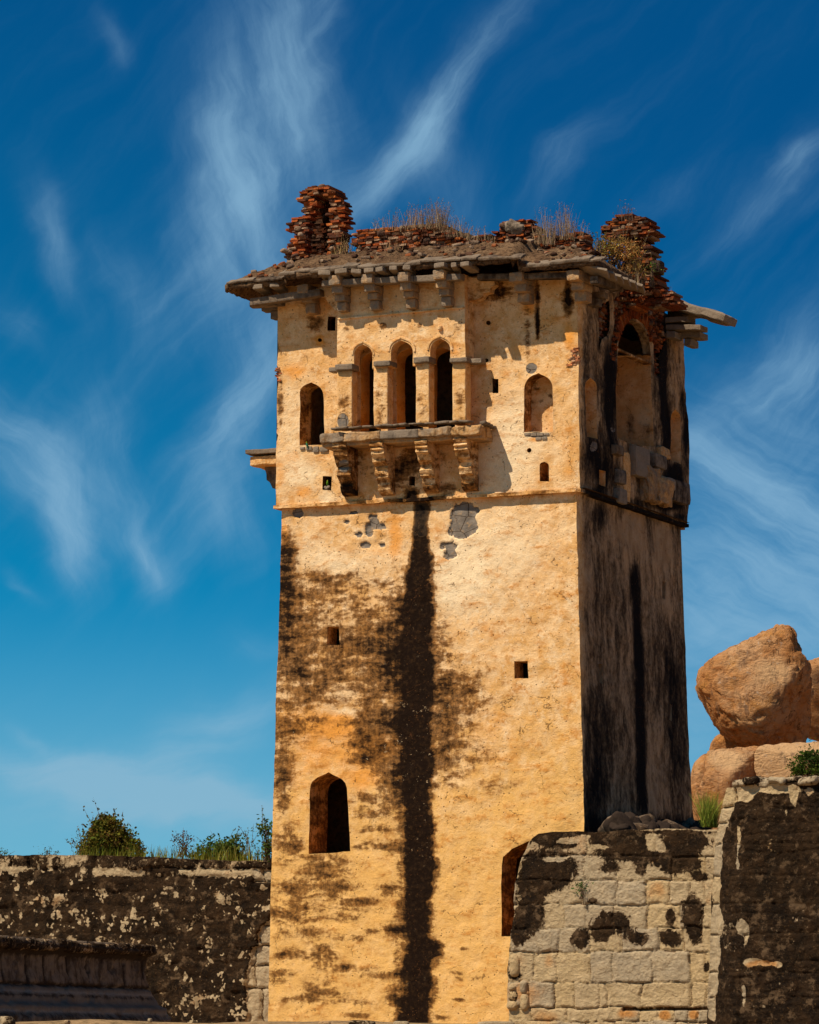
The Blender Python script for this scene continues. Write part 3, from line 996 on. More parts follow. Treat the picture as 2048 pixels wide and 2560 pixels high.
wall('shaft_wall', ss_out, [sl1, sl2, sl3], PSS, .06, rel_plaster(.045, 14), sss_attrs, 'shaded side of the shaft, brown and black with weathering')
SREV = ((0, .2, 0, 0), (0, .3, 0, 1))
for s_ in (sl1, sl2, sl3):
    opening('slit', s_, PSS, .35, cap=True, attr=SREV)

# ---- upper storey, sunlit face
up_out = [(694, 716)] + zz_(z3, (233, 20), (236, 150), (229, 228), (239, 250), (236, 325), (229, 420), (227, 600), (223, 645), (233, 660), (223, 700), (221, 1100)) + \
    [(1450, 1226), (1447, 1000), (1446, 900), (1441, 676)]
win_l = arch(369, 514, 722, 415, 440, 335, z3)
win_l[-1] = z3(522, 720)
win_r = arch(374, 581, 748, 440, 482, 325, z4)
slot = arch(487, 553, 1105, 990, 520, 960, z4)
rect = lambda z, x0, y0, x1, y1: zz_(z, (x0, y1), (x0 + 2, y0), (x1, y0 + 1), (x1 - 1, y1 + 2))
circ = lambda z, x, y, r: [z(x + r * math.cos(t * .7854), y - r * math.sin(t * .7854)) for t in range(8)][::-1]
hol = [rect(z3, 509, 912, 563, 996), rect(z1, 688, 866, 738, 950), rect(z4, 147, 366, 192, 466)]
rnd = [circ(z4, 412, 880, 17), circ(z2, 200, 904, 15), circ(z2, 190, 1137, 13), circ(z1, 640, 1012, 13)]
PB = front(-0.6)
bay_open = [arch(690, 822, 610, 170, 757, 100, z3), arch(912, 1083, 600, 150, 993, 75, z3), arch(1165, 1308, 590, 140, 1238, 65, z3)]
inner = []
for b_ in bay_open:
    q = PB.uvs(b_)
    q[:, 0] = q[:, 0].mean() + (q[:, 0] - q[:, 0].mean()) * (.95 if len(inner) < 2 else 1.15) - (.22 if len(inner) == 2 else .04)
    q[:, 1] -= .12
    inner.append([tuple(proj(PU.xyz([t]))[0]) for t in q])
drain = rect(z3, 1042, 915, 1080, 970)

UP_ORG = gz(z3, [(330, 270, 90, 55, .75), (400, 1010, 60, 45, .75), (245, 900, 40, 130, .55), (490, 75, 30, 40, .85), (330, 800, 60, 40, .4), (560, 790, 40, 30, .45), (300, 130, 60, 60, .3), (450, 60, 120, 90, .22), (330, 830, 50, 120, .2)]) + \
    gz(z2, [(450, 820, 45, 60, .85), (700, 990, 40, 90, .85), (480, 1000, 50, 120, .3), (650, 900, 60, 60, .3)]) + \
    gz(z4, [(460, 800, 60, 25, .9), (410, 880, 22, 22, .8), (690, 900, 60, 200, .25), (700, 1050, 50, 90, .3)])
UP_DARK = gz(z2, [(500, 780, 16, 200, 1.0), (505, 930, 10, 90, .8), (440, 950, 26, 190, .42), (250, 720, 110, 60, .62), (690, 760, 40, 100, .55), (210, 690, 90, 40, .5), (690, 700, 18, 90, .6)]) + \
    gz(z3, [(248, 450, 22, 150, .6), (1062, 1050, 46, 60, 1.3), (900, 880, 160, 60, .42), (1120, 800, 160, 70, .52), (1270, 1000, 70, 50, .55), (700, 800, 80, 60, .4), (1010, 900, 120, 100, .35), (900, 1070, 300, 16, .4)]) + \
    gz(z1, [(610, 900, 60, 60, .4), (500, 800, 120, 30, .25), (410, 960, 60, 12, .2)])
UP_GST = gz(z2, [(465, 1185, 38, 38, 1.1)]) + gz(z4, [(460, 770, 85, 22, .9)])
UP_PALE = gz(z3, [(320, 600, 120, 400, .4), (1600, 900, 200, 300, .45), (400, 900, 120, 90, .5), (540, 1050, 70, 60, .6)]) + gz(z4, [(350, 700, 250, 350, .45)])


def up_attrs(P):
    px = proj(P)
    dark = np.clip(gmap(px, UP_DARK), 0, 1.5)
    z = np.zeros(len(P))
    return {'mA': np.stack([dark, np.clip(gmap(px, UP_ORG), 0, 1.2), np.clip(gmap(px, UP_GST), 0, 1.2), np.clip(.2 + gmap(px, UP_PALE), 0, 1)], 1),
            'mB': np.stack([z, z, z + .1, z], 1)}


wall('upper_wall', up_out, [win_l, win_r, slot, drain] + hol + rnd + inner, PU, .045, rel_plaster(.028, 5), up_attrs, 'sunlit front of the upper storey round the balcony')
opening('window', win_l, PU, .7, label='narrow pointed window left of the balcony', attr=((.32, .45, 0, 0), (0, 0, .6, 0)))
opening('window', win_r, PU, .5, label='pointed window right of the balcony with a plastered back', attr=((.40, .45, 0, 0), (0, 0, .2, 0)))  # jamb colour darkened to stand for its shade
qw = PU.uvs(win_r)
wl, wh = qw.min(0) - .1, qw.max(0) + .1
V, F = rblock(((wl[0] + wh[0]) / 2, .60, ZQ + (wl[1] + wh[1]) / 2), (wh[0] - wl[0], .2, wh[1] - wl[1]), None, 14, .05, .03, 4)
d_ = gmap(proj(V), gz(z4, [(470, 520, 70, 16, .5), (460, 420, 30, 30, .4), (560, 480, 20, 14, .9), (520, 640, 90, 60, .18)]))
T(mkmesh('window_infill', V, F, M_PL, None, True, {'mA': np.stack([d_, 0 * d_ + .25, 0 * d_, 0 * d_], 1)}))
opening('window', slot, PU, .5, cap=True, label='small round-headed slot below the right window', attr=((.3, .7, 0, 0), (0, 0, .6, 0)))
for h_ in hol + [drain]:
    opening('putlog_hole', h_, PU, .5, cap=True, attr=((.7, .3, 0, 0), (0, 0, 0, 0)))
for h_ in rnd:
    opening('putlog_hole', h_, PU, .2, cap=True, attr=((.6, .5, 0, 0), (0, 0, 0, 0)))
for h_ in inner:
    opening('inner_arch', h_, PU, .55, attr=((.1, .6, 0, 0), (0, 0, 1, 0)))

# ---- upper storey, shaded face: plaster fallen from a brick core
us_out = [(1441, 700), (1446, 900), (1447, 1000), (1450, 1226)] + zz_(z10, (1525, 1500), (1530, 1380), (1545, 1250), (1548, 900), (1556, 620), (1540, 250), (1510, 60)) + \
    zz_(z9, (1500, 1280), (1488, 900), (1480, 690), (1275, 690), (1262, 560), (1300, 300), (1180, 250), (740, 150), (650, 240))
n_left = arch(300, 440, 2060, 1400, 362, 1270, z9)
n_left[0], n_left[-1] = z10(325, 440), z10(448, 470)
n_right = arch(1332, 1448, 725, 250, 1382, 118, z10)
n_right[-1] = z10(1452, 765)
big = zz_(z9, (690, 1980), (672, 1400), (690, 1000), (700, 860), (735, 700), (790, 610), (870, 570), (960, 620), (1030, 720), (1080, 860), (1090, 1000), (1095, 1400)) + zz_(z10, (1128, 560), (960, 548), (820, 520))
big[0] = z10(690, 455)
sl4 = zz_(z10, (470, 1010), (472, 835), (544, 850), (546, 1035))
bk1 = zz_(z9, (465, 960), (460, 430), (520, 370), (590, 340), (600, 560), (588, 700), (560, 760), (500, 800))
bk2 = zz_(z9, (628, 1060), (612, 800), (640, 700), (665, 560), (650, 330), (740, 260), (1000, 200), (1200, 270), (1290, 330), (1262, 560), (1280, 800), (1190, 1000), (1190, 1240), (1130, 1240),
          (1125, 1000), (1120, 860), (1050, 700), (970, 590), (870, 540), (780, 580), (720, 700), (690, 860), (680, 1050))
brk_r = zz_(z10, (560, 560), (600, 480), (690, 470), (1120, 570), (1250, 700), (1260, 1000), (1100, 1260), (760, 1240), (650, 1080), (655, 700))


def uss_attrs(P):
    px = proj(P)
    x, y = px[:, 0], px[:, 1]
    n1 = fbm(P * [1, 1, .35], 1.6, 4, .55, 44)
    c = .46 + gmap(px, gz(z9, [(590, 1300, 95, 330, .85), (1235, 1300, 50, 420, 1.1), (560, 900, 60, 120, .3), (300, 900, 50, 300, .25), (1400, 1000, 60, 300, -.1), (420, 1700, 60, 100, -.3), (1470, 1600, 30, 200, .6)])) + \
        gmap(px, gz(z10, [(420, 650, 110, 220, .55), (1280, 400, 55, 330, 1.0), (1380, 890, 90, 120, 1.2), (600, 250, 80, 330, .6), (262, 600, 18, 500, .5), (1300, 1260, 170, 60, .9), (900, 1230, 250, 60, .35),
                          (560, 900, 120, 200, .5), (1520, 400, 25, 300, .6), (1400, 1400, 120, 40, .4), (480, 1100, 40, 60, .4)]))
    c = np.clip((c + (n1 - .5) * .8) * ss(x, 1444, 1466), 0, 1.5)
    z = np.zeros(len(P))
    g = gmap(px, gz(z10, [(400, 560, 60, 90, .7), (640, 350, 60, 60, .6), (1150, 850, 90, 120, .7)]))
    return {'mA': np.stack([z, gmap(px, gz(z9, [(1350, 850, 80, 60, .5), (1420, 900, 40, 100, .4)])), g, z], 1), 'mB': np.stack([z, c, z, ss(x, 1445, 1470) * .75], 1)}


wall('upper_wall', us_out, [n_left, n_right, big, sl4, bk1, bk2], PUS, .05, rel_plaster(.06, 33), uss_attrs, 'shaded side of the upper storey, plaster fallen from red brick')
NIC = ((.0, .22, 0, .2), (0, .0, 0, .25))
opening('niche', n_left, PUS, .42, cap=True, label='narrow arched niche near the sunlit corner', attr=NIC)
opening('niche', n_right, PUS, .42, cap=True, label='narrow arched niche near the far corner', attr=NIC)
opening('niche', sl4, PUS, .18, cap=True, attr=NIC)
big_up = zz_(z9, (690, 985), (700, 860), (735, 700), (790, 610), (870, 570), (960, 620), (1030, 720), (1080, 860), (1090, 985))
opening('arch_rim', big_up, PUS, .22, label='brick-edged arch open to the dark room above the ledge', attr=((.3, .3, 0, 0), (0, .4, 0, .8)))
big = [big[0]] + zz_(z9, (672, 1400), (690, 1000), (1090, 1000), (1095, 1400)) + zz_(z10, (1128, 560), (960, 548), (820, 520))
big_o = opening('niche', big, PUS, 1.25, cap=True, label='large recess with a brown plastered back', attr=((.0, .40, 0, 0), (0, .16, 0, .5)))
bv_ = np.array([v.co[:] for v in big_o.data.vertices]) + 0
bpx = proj(bv_)
bn = fbm(bv_, 1.6, 4, .6, 17) - .5
big_o.data.attributes['mA'].data.foreach_set('color', np.stack([0 * bn, .38 + .3 * bn, 0 * bn, np.clip(gmap(bpx, gz(z10, [(1000, 250, 110, 240, .8), (700, 300, 60, 150, .3)])), 0, 1)], 1).astype(np.float32).ravel())
big_o.data.attributes['mB'].data.foreach_set('color', np.stack([0 * bn, np.clip(.16 + .5 * bn + gmap(bpx, gz(z9, [(860, 1750, 16, 200, .45)]) + gz(z10, [(1060, 380, 30, 80, .4), (860, 200, 16, 200, .45)])), 0, 1.3), 0 * bn, .45 + 0 * bn], 1).astype(np.float32).ravel())
mb = MB()
brick_fill(mb, bk1, PUS, -.45, -.09, .2, .062, 3, .05, dark=.35)
brick_fill(mb, bk2, PUS, -.30, -.05, .22, .062, 4, .07, dark=.35)
brick_fill(mb, zz_(z9, (650, 330), (740, 180), (770, 120), (900, 60), (1110, 40), (1130, 110), (1250, 205), (1330, 270), (1415, 345), (1290, 345), (1000, 330)), PUS, -.9, .02, .22, .062, 6, .12, dark=.4)
# worn ledge across the back of the recess
mb2 = MB()
pA_, pB_ = PUS.uv(z9(672, 1010)), PUS.uv(z9(1098, 1000))
cc = PUS.xyz([(pA_ + pB_) / 2])[0] - PUS.n * .10
V, F = rblock(cc, (.22, abs(pB_[0] - pA_[0]), .07), None, 8, .3, .02, 77)
mb2.add(V, F, (.5, .2, 0, 0))
T(mb2.build('ledge', M_PL))
# voussoirs standing round the arch
av = PUS.uvs(zz_(z9, (705, 840), (722, 740), (760, 640), (810, 575), (870, 545), (930, 560), (990, 610), (1040, 680), (1075, 760), (1095, 850)))
av = densify(av, .075, False)
rr = random.Random(8)
for i in range(1, len(av) - 1):
    t = av[i + 1] - av[i - 1]
    t /= np.linalg.norm(t)
    nn = np.array([-t[1], t[0]])
    k = rr.choice(BR_PAL[:4])
    L = .30 * rr.uniform(.8, 1.2)
    q = [PUS.xyz([av[i] + t * a * .028 + nn * (b * L)])[0] + PUS.n * d for a in (-1, 1) for b in (-.05, 1) for d in (-.3, rr.uniform(.0, .07))]
    mb.add(q, [(0, 1, 3, 2), (4, 6, 7, 5), (0, 4, 5, 1), (2, 3, 7, 6), (0, 2, 6, 4), (1, 5, 7, 3)], (k[0] * .7, k[1] * .7, k[2] * .7, 1))
T(mb.build('brick_core', M_BR, None, label='bare red brick round the arch of the shaded side'))
# dark block added over the arch, closing gaps where sky showed through
za_ = PUS.xyz([PUS.uv(z9(870, 545))])[0][2] + .06
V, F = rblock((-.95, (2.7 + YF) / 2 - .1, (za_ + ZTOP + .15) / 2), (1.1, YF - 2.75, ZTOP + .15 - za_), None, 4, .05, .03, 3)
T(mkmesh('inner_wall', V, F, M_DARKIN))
# remains of the balcony that stood on the shaded side
mb = MB()


def sblk(z, x0, y0, x1, y1, d0, d1, seed, col, n=4, rough=.03):
    a, b = PUS.uv(z(x0, y1)), PUS.uv(z(x1, y0))
    c = PUS.xyz([(a + b) / 2])[0] + PUS.n * (d0 + d1) / 2
    V, F = rblock(c, (d1 - d0, abs(b[0] - a[0]), abs(b[1] - a[1])), None, n, .2, rough, seed)
    mb.add(V, F, col)


sblk(z10, 838, 600, 1000, 900, -.1, .20, 1, (.2, 0, .5, 0))
sblk(z10, 1285, 1010, 1470, 1210, -.1, .24, 2, (.6, 0, .0, 0))
sblk(z10, 660, 1080, 755, 1230, -.1, .14, 3, (.3, 0, .5, 0))
sblk(z10, 1200, 960, 1300, 1070, -.1, .24, 4, (.1, .2, .6, 0))
sblk(z10, 1060, 680, 1200, 800, -.1, .22, 5, (.4, .1, .4, 0))
sblk(z10, 660, 850, 750, 990, -.1, .12, 6, (.4, .2, .4, 0))
sblk(z10, 600, 560, 700, 650, -.1, .18, 9, (.5, .4, .2, 0))
sblk(z10, 1150, 590, 1260, 680, -.1, .16, 10, (.3, .6, .2, 0))
T(mb.build('balcony_remains', M_GR, None, label='broken stubs of a vanished balcony on the shaded side'))
mb = MB()
sblk(z10, 960, 830, 1110, 1200, -.1, .26, 7, (.35, .5, 0, 0), 6, .12)
sblk(z10, 1060, 980, 1240, 1230, -.1, .34, 8, (.25, .55, 0, 0), 7, .14)
T(mb.build('corbel_stump', M_GR, None, label='lump of plastered corbel left on the shaded side'))
mb = MB()
sblk(z10, 760, 640, 830, 1220, -.1, .04, 11, (.15, .8, 0, 0), 5, .05)
T(mb.build('corbel_stump', M_GR, None, label='orange-stained plaster strip on the shaded side'))

# ---- string course, floor, hidden faces
mb = MB()
xl, yb = XL, YF
ox, iy = .035, .32
ring_o = [(xl - ox, -.035), (up_c1[0] + ox, -.035), (up_c1[0] + ox, yb + ox), (xl - ox, yb + ox)]
ring_i = [(xl + iy, iy), (up_c1[0] - iy, iy), (up_c1[0] - iy, yb - iy), (xl + iy, yb - iy)]
zs = [ZQ - .035, ZQ + .05]
V, F = [], []
for k in range(4):
    a, b, c, d = ring_o[k], ring_o[(k + 1) % 4], ring_i[(k + 1) % 4], ring_i[k]
    n_ = 40
    rows = []
    for t in np.linspace(0, 1, n_ + 1):
        o_ = np.array(a) + (np.array(b) - np.array(a)) * t
        i_ = np.array(d) + (np.array(c) - np.array(d)) * t
        rows.append([(*o_, zs[0]), (*o_, zs[1]), (*i_, zs[1] + .02), (*i_, zs[0])])
    rows = np.array(rows).reshape(-1, 3)
    rows = rows + wob(rows, .018, 3.5, 9)
    fs = [(4 * t + s, 4 * t + 4 + s, 4 * t + 4 + (s + 1) % 4, 4 * t + (s + 1) % 4) for t in range(n_) for s in range(4)]
    px = proj(rows)
    side = ss(px[:, 0], 1445, 1470)
    mb.add(rows, fs, np.stack([.25 + gmap(px, [(1045, 1245, 60, 30, 0, 1.0)]), .45 * (1 - side), 0 * side, .2 * (1 - side)], 1))
o = T(mb.build('string_course', M_PL))
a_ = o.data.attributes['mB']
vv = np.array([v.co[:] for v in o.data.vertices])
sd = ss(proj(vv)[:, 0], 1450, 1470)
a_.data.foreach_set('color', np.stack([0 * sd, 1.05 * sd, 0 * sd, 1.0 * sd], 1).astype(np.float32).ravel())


def quad(name, pts, mat, attrs=None, label=None):
    return T(mkmesh(name, pts, [(0, 1, 2, 3)], mat, None, False, attrs, label))


ZF = 0.0
e_hi, e_lo = PS.hit((705, 1252)), PS.hit(foot_l)
b_lo, b_hi = PSS.hit((1754, 2730)), PSS.hit((1701, 1290))
quad('back_wall', [tuple(b_lo), (e_lo[0] + .03, b_lo[1], b_lo[2]), (e_hi[0] + .03, b_hi[1], ZQ), tuple(b_hi)], M_PL)
quad('back_wall', [(-.05, YF - .02, ZQ - .1), (XL, YF - .02, ZQ - .1), (XL, YF - .02, ZTOP), (-.1, YF - .02, ZTOP)], M_PL)
quad('left_wall', [(e_lo[0] + .03, YF, e_lo[2]), tuple(e_lo + [.03, .03, 0]), tuple(e_hi + [.03, .03, 0]), (e_hi[0] + .03, YF, e_hi[2])], M_PL)
quad('left_wall', [(XL + .02, YF, ZQ), (XL + .02, .0, ZQ), (XL + .05, .0, ZTOP + .05), (XL + .05, YF, ZTOP + .05)], M_PL)
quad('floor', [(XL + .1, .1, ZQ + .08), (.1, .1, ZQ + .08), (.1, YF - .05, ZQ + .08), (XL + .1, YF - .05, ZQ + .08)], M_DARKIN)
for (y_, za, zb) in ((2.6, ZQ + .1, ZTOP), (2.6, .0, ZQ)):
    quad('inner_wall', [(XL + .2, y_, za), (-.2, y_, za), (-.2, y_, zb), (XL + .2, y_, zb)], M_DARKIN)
# ---- balcony bay: arcade on four piers, slab and carved brackets
def hx(p, y):
    return front(y).hit(p)


bal = T(mkmesh('balcony', [(0, 0, 0)], [], M_PL))       # filled in below
bal_src = MB()
b_poly = zz_(z3, (600, 262), (600, 180))
b_top_l, b_top_r = z1(750, 655), z1(1530, 605)
b_pts = zz_(z3, (598, 262)) + [b_top_l, b_top_r] + zz_(z3, (1390, 205))
for (xl_, xr_, yb_, ys_, xa_, ya_) in ((1172, 1296, 212, 140, 1238, 65), (930, 1066, 235, 150, 993, 75), (703, 815, 255, 170, 757, 100)):
    b_pts += arch(xl_, xr_, yb_, ys_, xa_, ya_, z3)[::-1]
b_pts = b_pts[::-1]
BAY_ORG = gz(z3, [(800, 150, 60, 90, .4), (1000, 130, 180, 60, .25), (1330, 150, 40, 50, .6), (650, 100, 60, 60, .25), (1230, 20, 60, 20, .4)])


def bay_attr(P):
    px = proj(P)
    z = np.zeros(len(P))
    d = np.clip(gmap(px, gz(z1, [(1220, 830, 14, 40, .6), (1030, 930, 22, 30, .7), (800, 940, 20, 22, .6), (1255, 915, 18, 24, .6), (1490, 920, 30, 40, .4), (700, 900, 40, 80, .2)])), 0, 1)
    return np.stack([d, gmap(px, BAY_ORG) + .8 * gmap(px, gz(z1, [(1220, 830, 20, 40, 1)])), z, z + .35], 1)


P, F, V2, B = sheet(b_pts, [], .05, PB, rel_plaster(.022, 51), wamp=.015)
bal_src.add(P, F, bay_attr(B))
V, F = lining(b_pts, PB, .38, steps=2, wamp=.015)
bal_src.add(V, F, (.08, .35, 0, 0))
V3 = P + np.array([0, .38, 0])
bal_src.add(V3, np.array(F if False else sheet(b_pts, [], .05, PB)[1])[:, ::-1], (.1, .5, 0, 0))
# solid right return of the bay above its capitals
r0, r1 = hx(z3(1390, 212), -.6), hx(b_top_r, -.6)
V, F = rblock(((r0[0] - .09), -.12, (r0[2] + r1[2]) / 2), (.18, .5, r1[2] - r0[2]), None, 6, .05, .012, 4)
bal_src.add(V, F, (.2, .2, 0, .1))
l0 = hx(z3(600, 262), -.6)
V, F = rblock(((l0[0] + .09), -.12, (l0[2] + r1[2]) / 2), (.18, .5, r1[2] - l0[2]), None, 6, .05, .012, 5)
bal_src.add(V, F, (.1, .2, 0, .1))
# raised mouldings round the arches and the lip under the eaves
for (xl_, xr_, yb_, ys_, xa_, ya_) in ((693, 826, 235, 165, 757, 84), (918, 1078, 215, 145, 993, 57), (1160, 1308, 195, 135, 1238, 47)):
    lp = densify(PB.uvs(arch(xl_, xr_, yb_, ys_, xa_, ya_, z3)[1:-1]), .05, False)
    Vr, Fr = [], []
    for i, q in enumerate(lp):
        t = lp[min(i + 1, len(lp) - 1)] - lp[max(i - 1, 0)]
        t /= np.linalg.norm(t)
        nn = np.array([-t[1], t[0]])
        for (a, d) in ((-.035, .0), (-.02, .028), (.02, .028), (.035, .0)):
            Vr.append(PB.xyz([q + nn * a])[0] + PB.n * d)
    for i in range(len(lp) - 1):
        for s_ in range(3):
            Fr.append((4 * i + s_, 4 * i + 4 + s_, 4 * i + 5 + s_, 4 * i + s_ + 1))
    Vr = np.array(Vr)
    bal_src.add(Vr + wob(Vr, .012, 4, 3), Fr, (.05, .25, 0, .4))
lipa, lipb = hx(z1(752, 880), -.62), hx(z1(1530, 810), -.62)
for k in range(10):
    a = lipa + (lipb - lipa) * k / 10
    b = lipa + (lipb - lipa) * (k + 1) / 10
    V, F = rblock((a + b) / 2, (b[0] - a[0] + .002, .07, .05), None, 3, .3, .008, k)
    bal_src.add(V, F, (.15, .2, 0, .2))
knob = hx(z1(1380, 935), -.63)
V, F = rblock(knob, (.12, .12, .15), None, 4, .5, .005, 2)
bal_src.add(V, F, (.1, .1, 0, .2))
tmp = bal_src.build('balcony', M_PL)
old = bal.data
bal.data = tmp.data
bpy.data.objects.remove(tmp)
bpy.data.meshes.remove(old)
bal.data.name = 'balcony'
bal['label'] = 'projecting balcony with three cusped arches'
BW = bal


def Bk(o):
    """a sub-part of the balcony"""
    o.parent = BW
    return o


PIERS = [(597, 690, 262, 618), (822, 910, 238, 606), (1083, 1165, 215, 592), (1308, 1390, 205, 586)]
for k, (x0, x1, y0, y1) in enumerate(PIERS):
    a, b = hx(z3(x0, y1 + 8), -.6), hx(z3(x1, y0), -.6)
    V, F = rblock(((a[0] + b[0]) / 2, -.42, (a[2] + b[2]) / 2), (b[0] - a[0], .36, b[2] - a[2]), None, 16, .06, .015, 20 + k)
    px = proj(V)
    xm = (x0 + x1) / 2
    d = gmap(px, gz(z3, [(xm, 470, 40, 110, .42), (xm + 20, 590, 50, 20, .4)]))
    g = gmap(px, gz(z3, [(635, 575, 36, 50, 1.2)])) if k == 0 else d * 0
    o = Bk(mkmesh('pier', V, F, M_PL, None, True, {'mA': np.stack([d, d * .6 + .15, g, .1 + 0 * d], 1)}))
for k, (x0, x1, y0, y1, yy, dp, sx) in enumerate([(583, 692, 214, 262, -.72, .5, 1), (818, 922, 196, 240, -.72, .5, 1), (1064, 1165, 170, 218, -.72, .5, 1), (1290, 1398, 175, 214, -.72, .5, 1)]):
    mbc = MB()
    a, b = hx(z3(x0, y1), yy), hx(z3(x1, y0), yy)
    V, F = rblock(((a[0] + b[0]) / 2, yy + dp / 2, (a[2] + b[2]) / 2), (b[0] - a[0], dp, b[2] - a[2]), None, 5, .25, .02, 40 + k)
    mbc.add(V, F, (.1, 0, .35, 0))
    if k in (0, 3):
        sg = 1 if k == 3 else -1
        xo = b[0] if k == 3 else a[0]
        V, F = rblock((xo + sg * .08, -.30, (a[2] + b[2]) / 2 - .01), (.42, .34, .13), None, 5, .25, .02, 47 + k)
        mbc.add(V, F, (.1, 0, .45, 0))
    Bk(mbc.build('capital', M_GR, None))

# slab
mbs = MB()
sx = [(488, 640, .55), (640, 862, .75), (862, 1098, .0), (1098, 1300, .65), (1300, 1474, .85)]
for k, (x0, x1, pl) in enumerate(sx):
    yt = 650 - (x0 + x1 - 976) / 2 * .058
    a, b = hx(z3(x0, yt + 66), -.88), hx(z3(x1, yt - 4), -.88)
    V, F = rblock(((a[0] + b[0]) / 2, -.36, (a[2] + b[2]) / 2), (b[0] - a[0] + .01, 1.04 - .06 * (k == 0), b[2] - a[2]), None, 9, .12, .06 if pl else .025, 60 + k, 6.0)
    mbs.add(V, F, (.42 if pl else .25, pl * .75, .45, 0))
    V, F = rblock(((a[0] + b[0]) / 2, -.33, a[2] - .03), (b[0] - a[0] - .02, .84, .12), None, 6, .2, .03, 70 + k, 5.0)
    mbs.add(V, F, (.3, .55, .3, 0))
for k in range(14):
    t = (k + .4 * math.sin(k * 5.1)) / 14
    q = hx(z3(600 + 860 * t, 618 - 46 * t), -.82)
    r_ = random.Random(k)
    V, F = rblock(q + np.array([0, r_.uniform(0, .1), .0]), (.26 * r_.uniform(.6, 1.4), .3, .05 * r_.uniform(.7, 1.5)), rotm(0, r_.uniform(-.08, .08), r_.uniform(-.2, .2)), 3, .2, .02, k)
    mbs.add(V, F, (.15, .3 if k % 3 == 0 else 0, .3, 0))
for k in range(4):
    q = hx(z3(1472, 575), -.85)
    V, F = rblock(q + np.array([.06, .18 + .19 * k, -.02 - .01 * k]), (.16, .18, .09), None, 3, .25, .02, 90 + k)
    mbs.add(V, F, (.25, .2, .2, 0))
Bk(mbs.build('slab', M_GR, None, True))

# carved brackets: S-shaped lobes stepping back to the wall
prof = [(.0, .0), (-.80, .0), (-.80, -.10), (-.76, -.13), (-.78, -.20), (-.72, -.24), (-.74, -.32), (-.66, -.38), (-.60, -.52), (-.50, -.60), (-.44, -.62), (-.47, -.72), (-.48, -.84), (-.42, -.93),
        (-.33, -.98), (-.30, -1.06), (-.29, -1.18), (-.20, -1.30), (-.10, -1.34), (.0, -1.36)]
PX = Plane((0, 0, 0), (0, 1, 0), (0, 0, 1))
for k, (x0, x1, yt, nm) in enumerate([(562, 655, 716, 1.0), (795, 885, 708, .98), (1072, 1160, 695, .98), (1310, 1402, 682, 1.0)]):
    a, b = hx(z3(x0, yt), -.78), hx(z3(x1, yt), -.78)
    pf = [(u, v * .94 + a[2] + .02) for u, v in prof]
    pf = densify(pf, .06)
    V, F = prism(pf, PX, a[0] + .02, b[0] - .02, .07, .022, 0, 3 + k)
    mid = (a[0] + b[0]) / 2
    # ribs along the sides and a rounded front
    side = np.abs(V[:, 0] - mid) / (b[0] - a[0]) * 2
    fr = np.clip(-V[:, 1] - .08, 0, 1)
    V[:, 1] += (side > .9) * .05 * (fr > .02)
    V[:, 1] += .018 * np.sin(V[:, 2] * 46) * (fr > .05)
    px = proj(V)
    dk = .28 + (.3 if k == 0 else 0) + .35 * ss(-(V[:, 2] - a[2]), .7, 1.3)
    Bk(mkmesh('bracket', V, F, M_PL, None, False, {'mA': np.stack([dk * .9, 0 * dk + .22, (0.9 * gmap(px, gz(z3, [(640, 850, 40, 50, 1)])) if k == 0 else 0 * dk), 0 * dk + .25], 1)}))

# ---- side balcony seen edge-on at the left
mb = MB()
yy = 3.2
PY = front(yy)
a, b = PY.hit(z3(88, 800)), PY.hit(z3(240, 757))
V, F = rblock(((a[0] + b[0]) / 2 + .1, yy + .5, b[2] - .05), (b[0] - a[0] + .25, 2.0, .13), None, 6, .15, .03, 5)
mb.add(V, F, (.3, .1, .2, 0))
a2, b2 = PY.hit(z3(98, 855)), PY.hit(z3(240, 800))
V, F = rblock(((a2[0] + b2[0]) / 2 + .1, yy + .5, (a2[2] + b2[2]) / 2), (b2[0] - a2[0] + .2, 1.8, b2[2] - a2[2] + .06), None, 8, .15, .03, 6)
mb.add(V, F, (.3, .8, .2, 0))
pf = [PY.uv(q) for q in zz_(z3, (150, 850), (158, 890), (165, 935), (185, 950), (200, 985), (220, 992), (240, 992), (240, 850))]
V, F = prism(densify(pf, .06), PY, 0, -.36, .09, .02, 0, 8)
mb.add(V, F, (.4, .1, .1, 0))
T(mb.build('side_balcony', M_GR, None, label='balcony edge sticking out of the left face'))

# ---- sills and small stones
mb = MB()
for k, (x0, x1, y0, y1) in enumerate([(372, 402, 732, 752), (408, 445, 728, 756), (450, 488, 728, 770), (492, 545, 728, 766)]):
    a, b = hx(z3(x0, y1), -.0), hx(z3(x1, y0), -.0)
    V, F = rblock(((a[0] + b[0]) / 2, .06, (a[2] + b[2]) / 2), (b[0] - a[0], .2, b[2] - a[2]), None, 3, .2, .012, 11 + k)
    mb.add(V, F, (.0, 0, .5, 0))
T(mb.build('sill', M_GR, None, label='row of grey stones under the left window'))
mb = MB()
for k, (x0, x1, y0, y1) in enumerate([(378, 420, 752, 775), (422, 468, 752, 778), (470, 515, 752, 778), (518, 556, 754, 772), (458, 500, 782, 808), (504, 540, 780, 805)]):
    a, b = hx(z4(x0, y1), -.0), hx(z4(x1, y0), -.0)
    V, F = rblock(((a[0] + b[0]) / 2, .075, (a[2] + b[2]) / 2), (b[0] - a[0], .2, b[2] - a[2]), None, 3, .15, .008, 21 + k)
    mb.add(V, F, (.0, 0, .6, 0))
T(mb.build('sill', M_GR, None, label='grey stones under the right window'))
mb = MB()
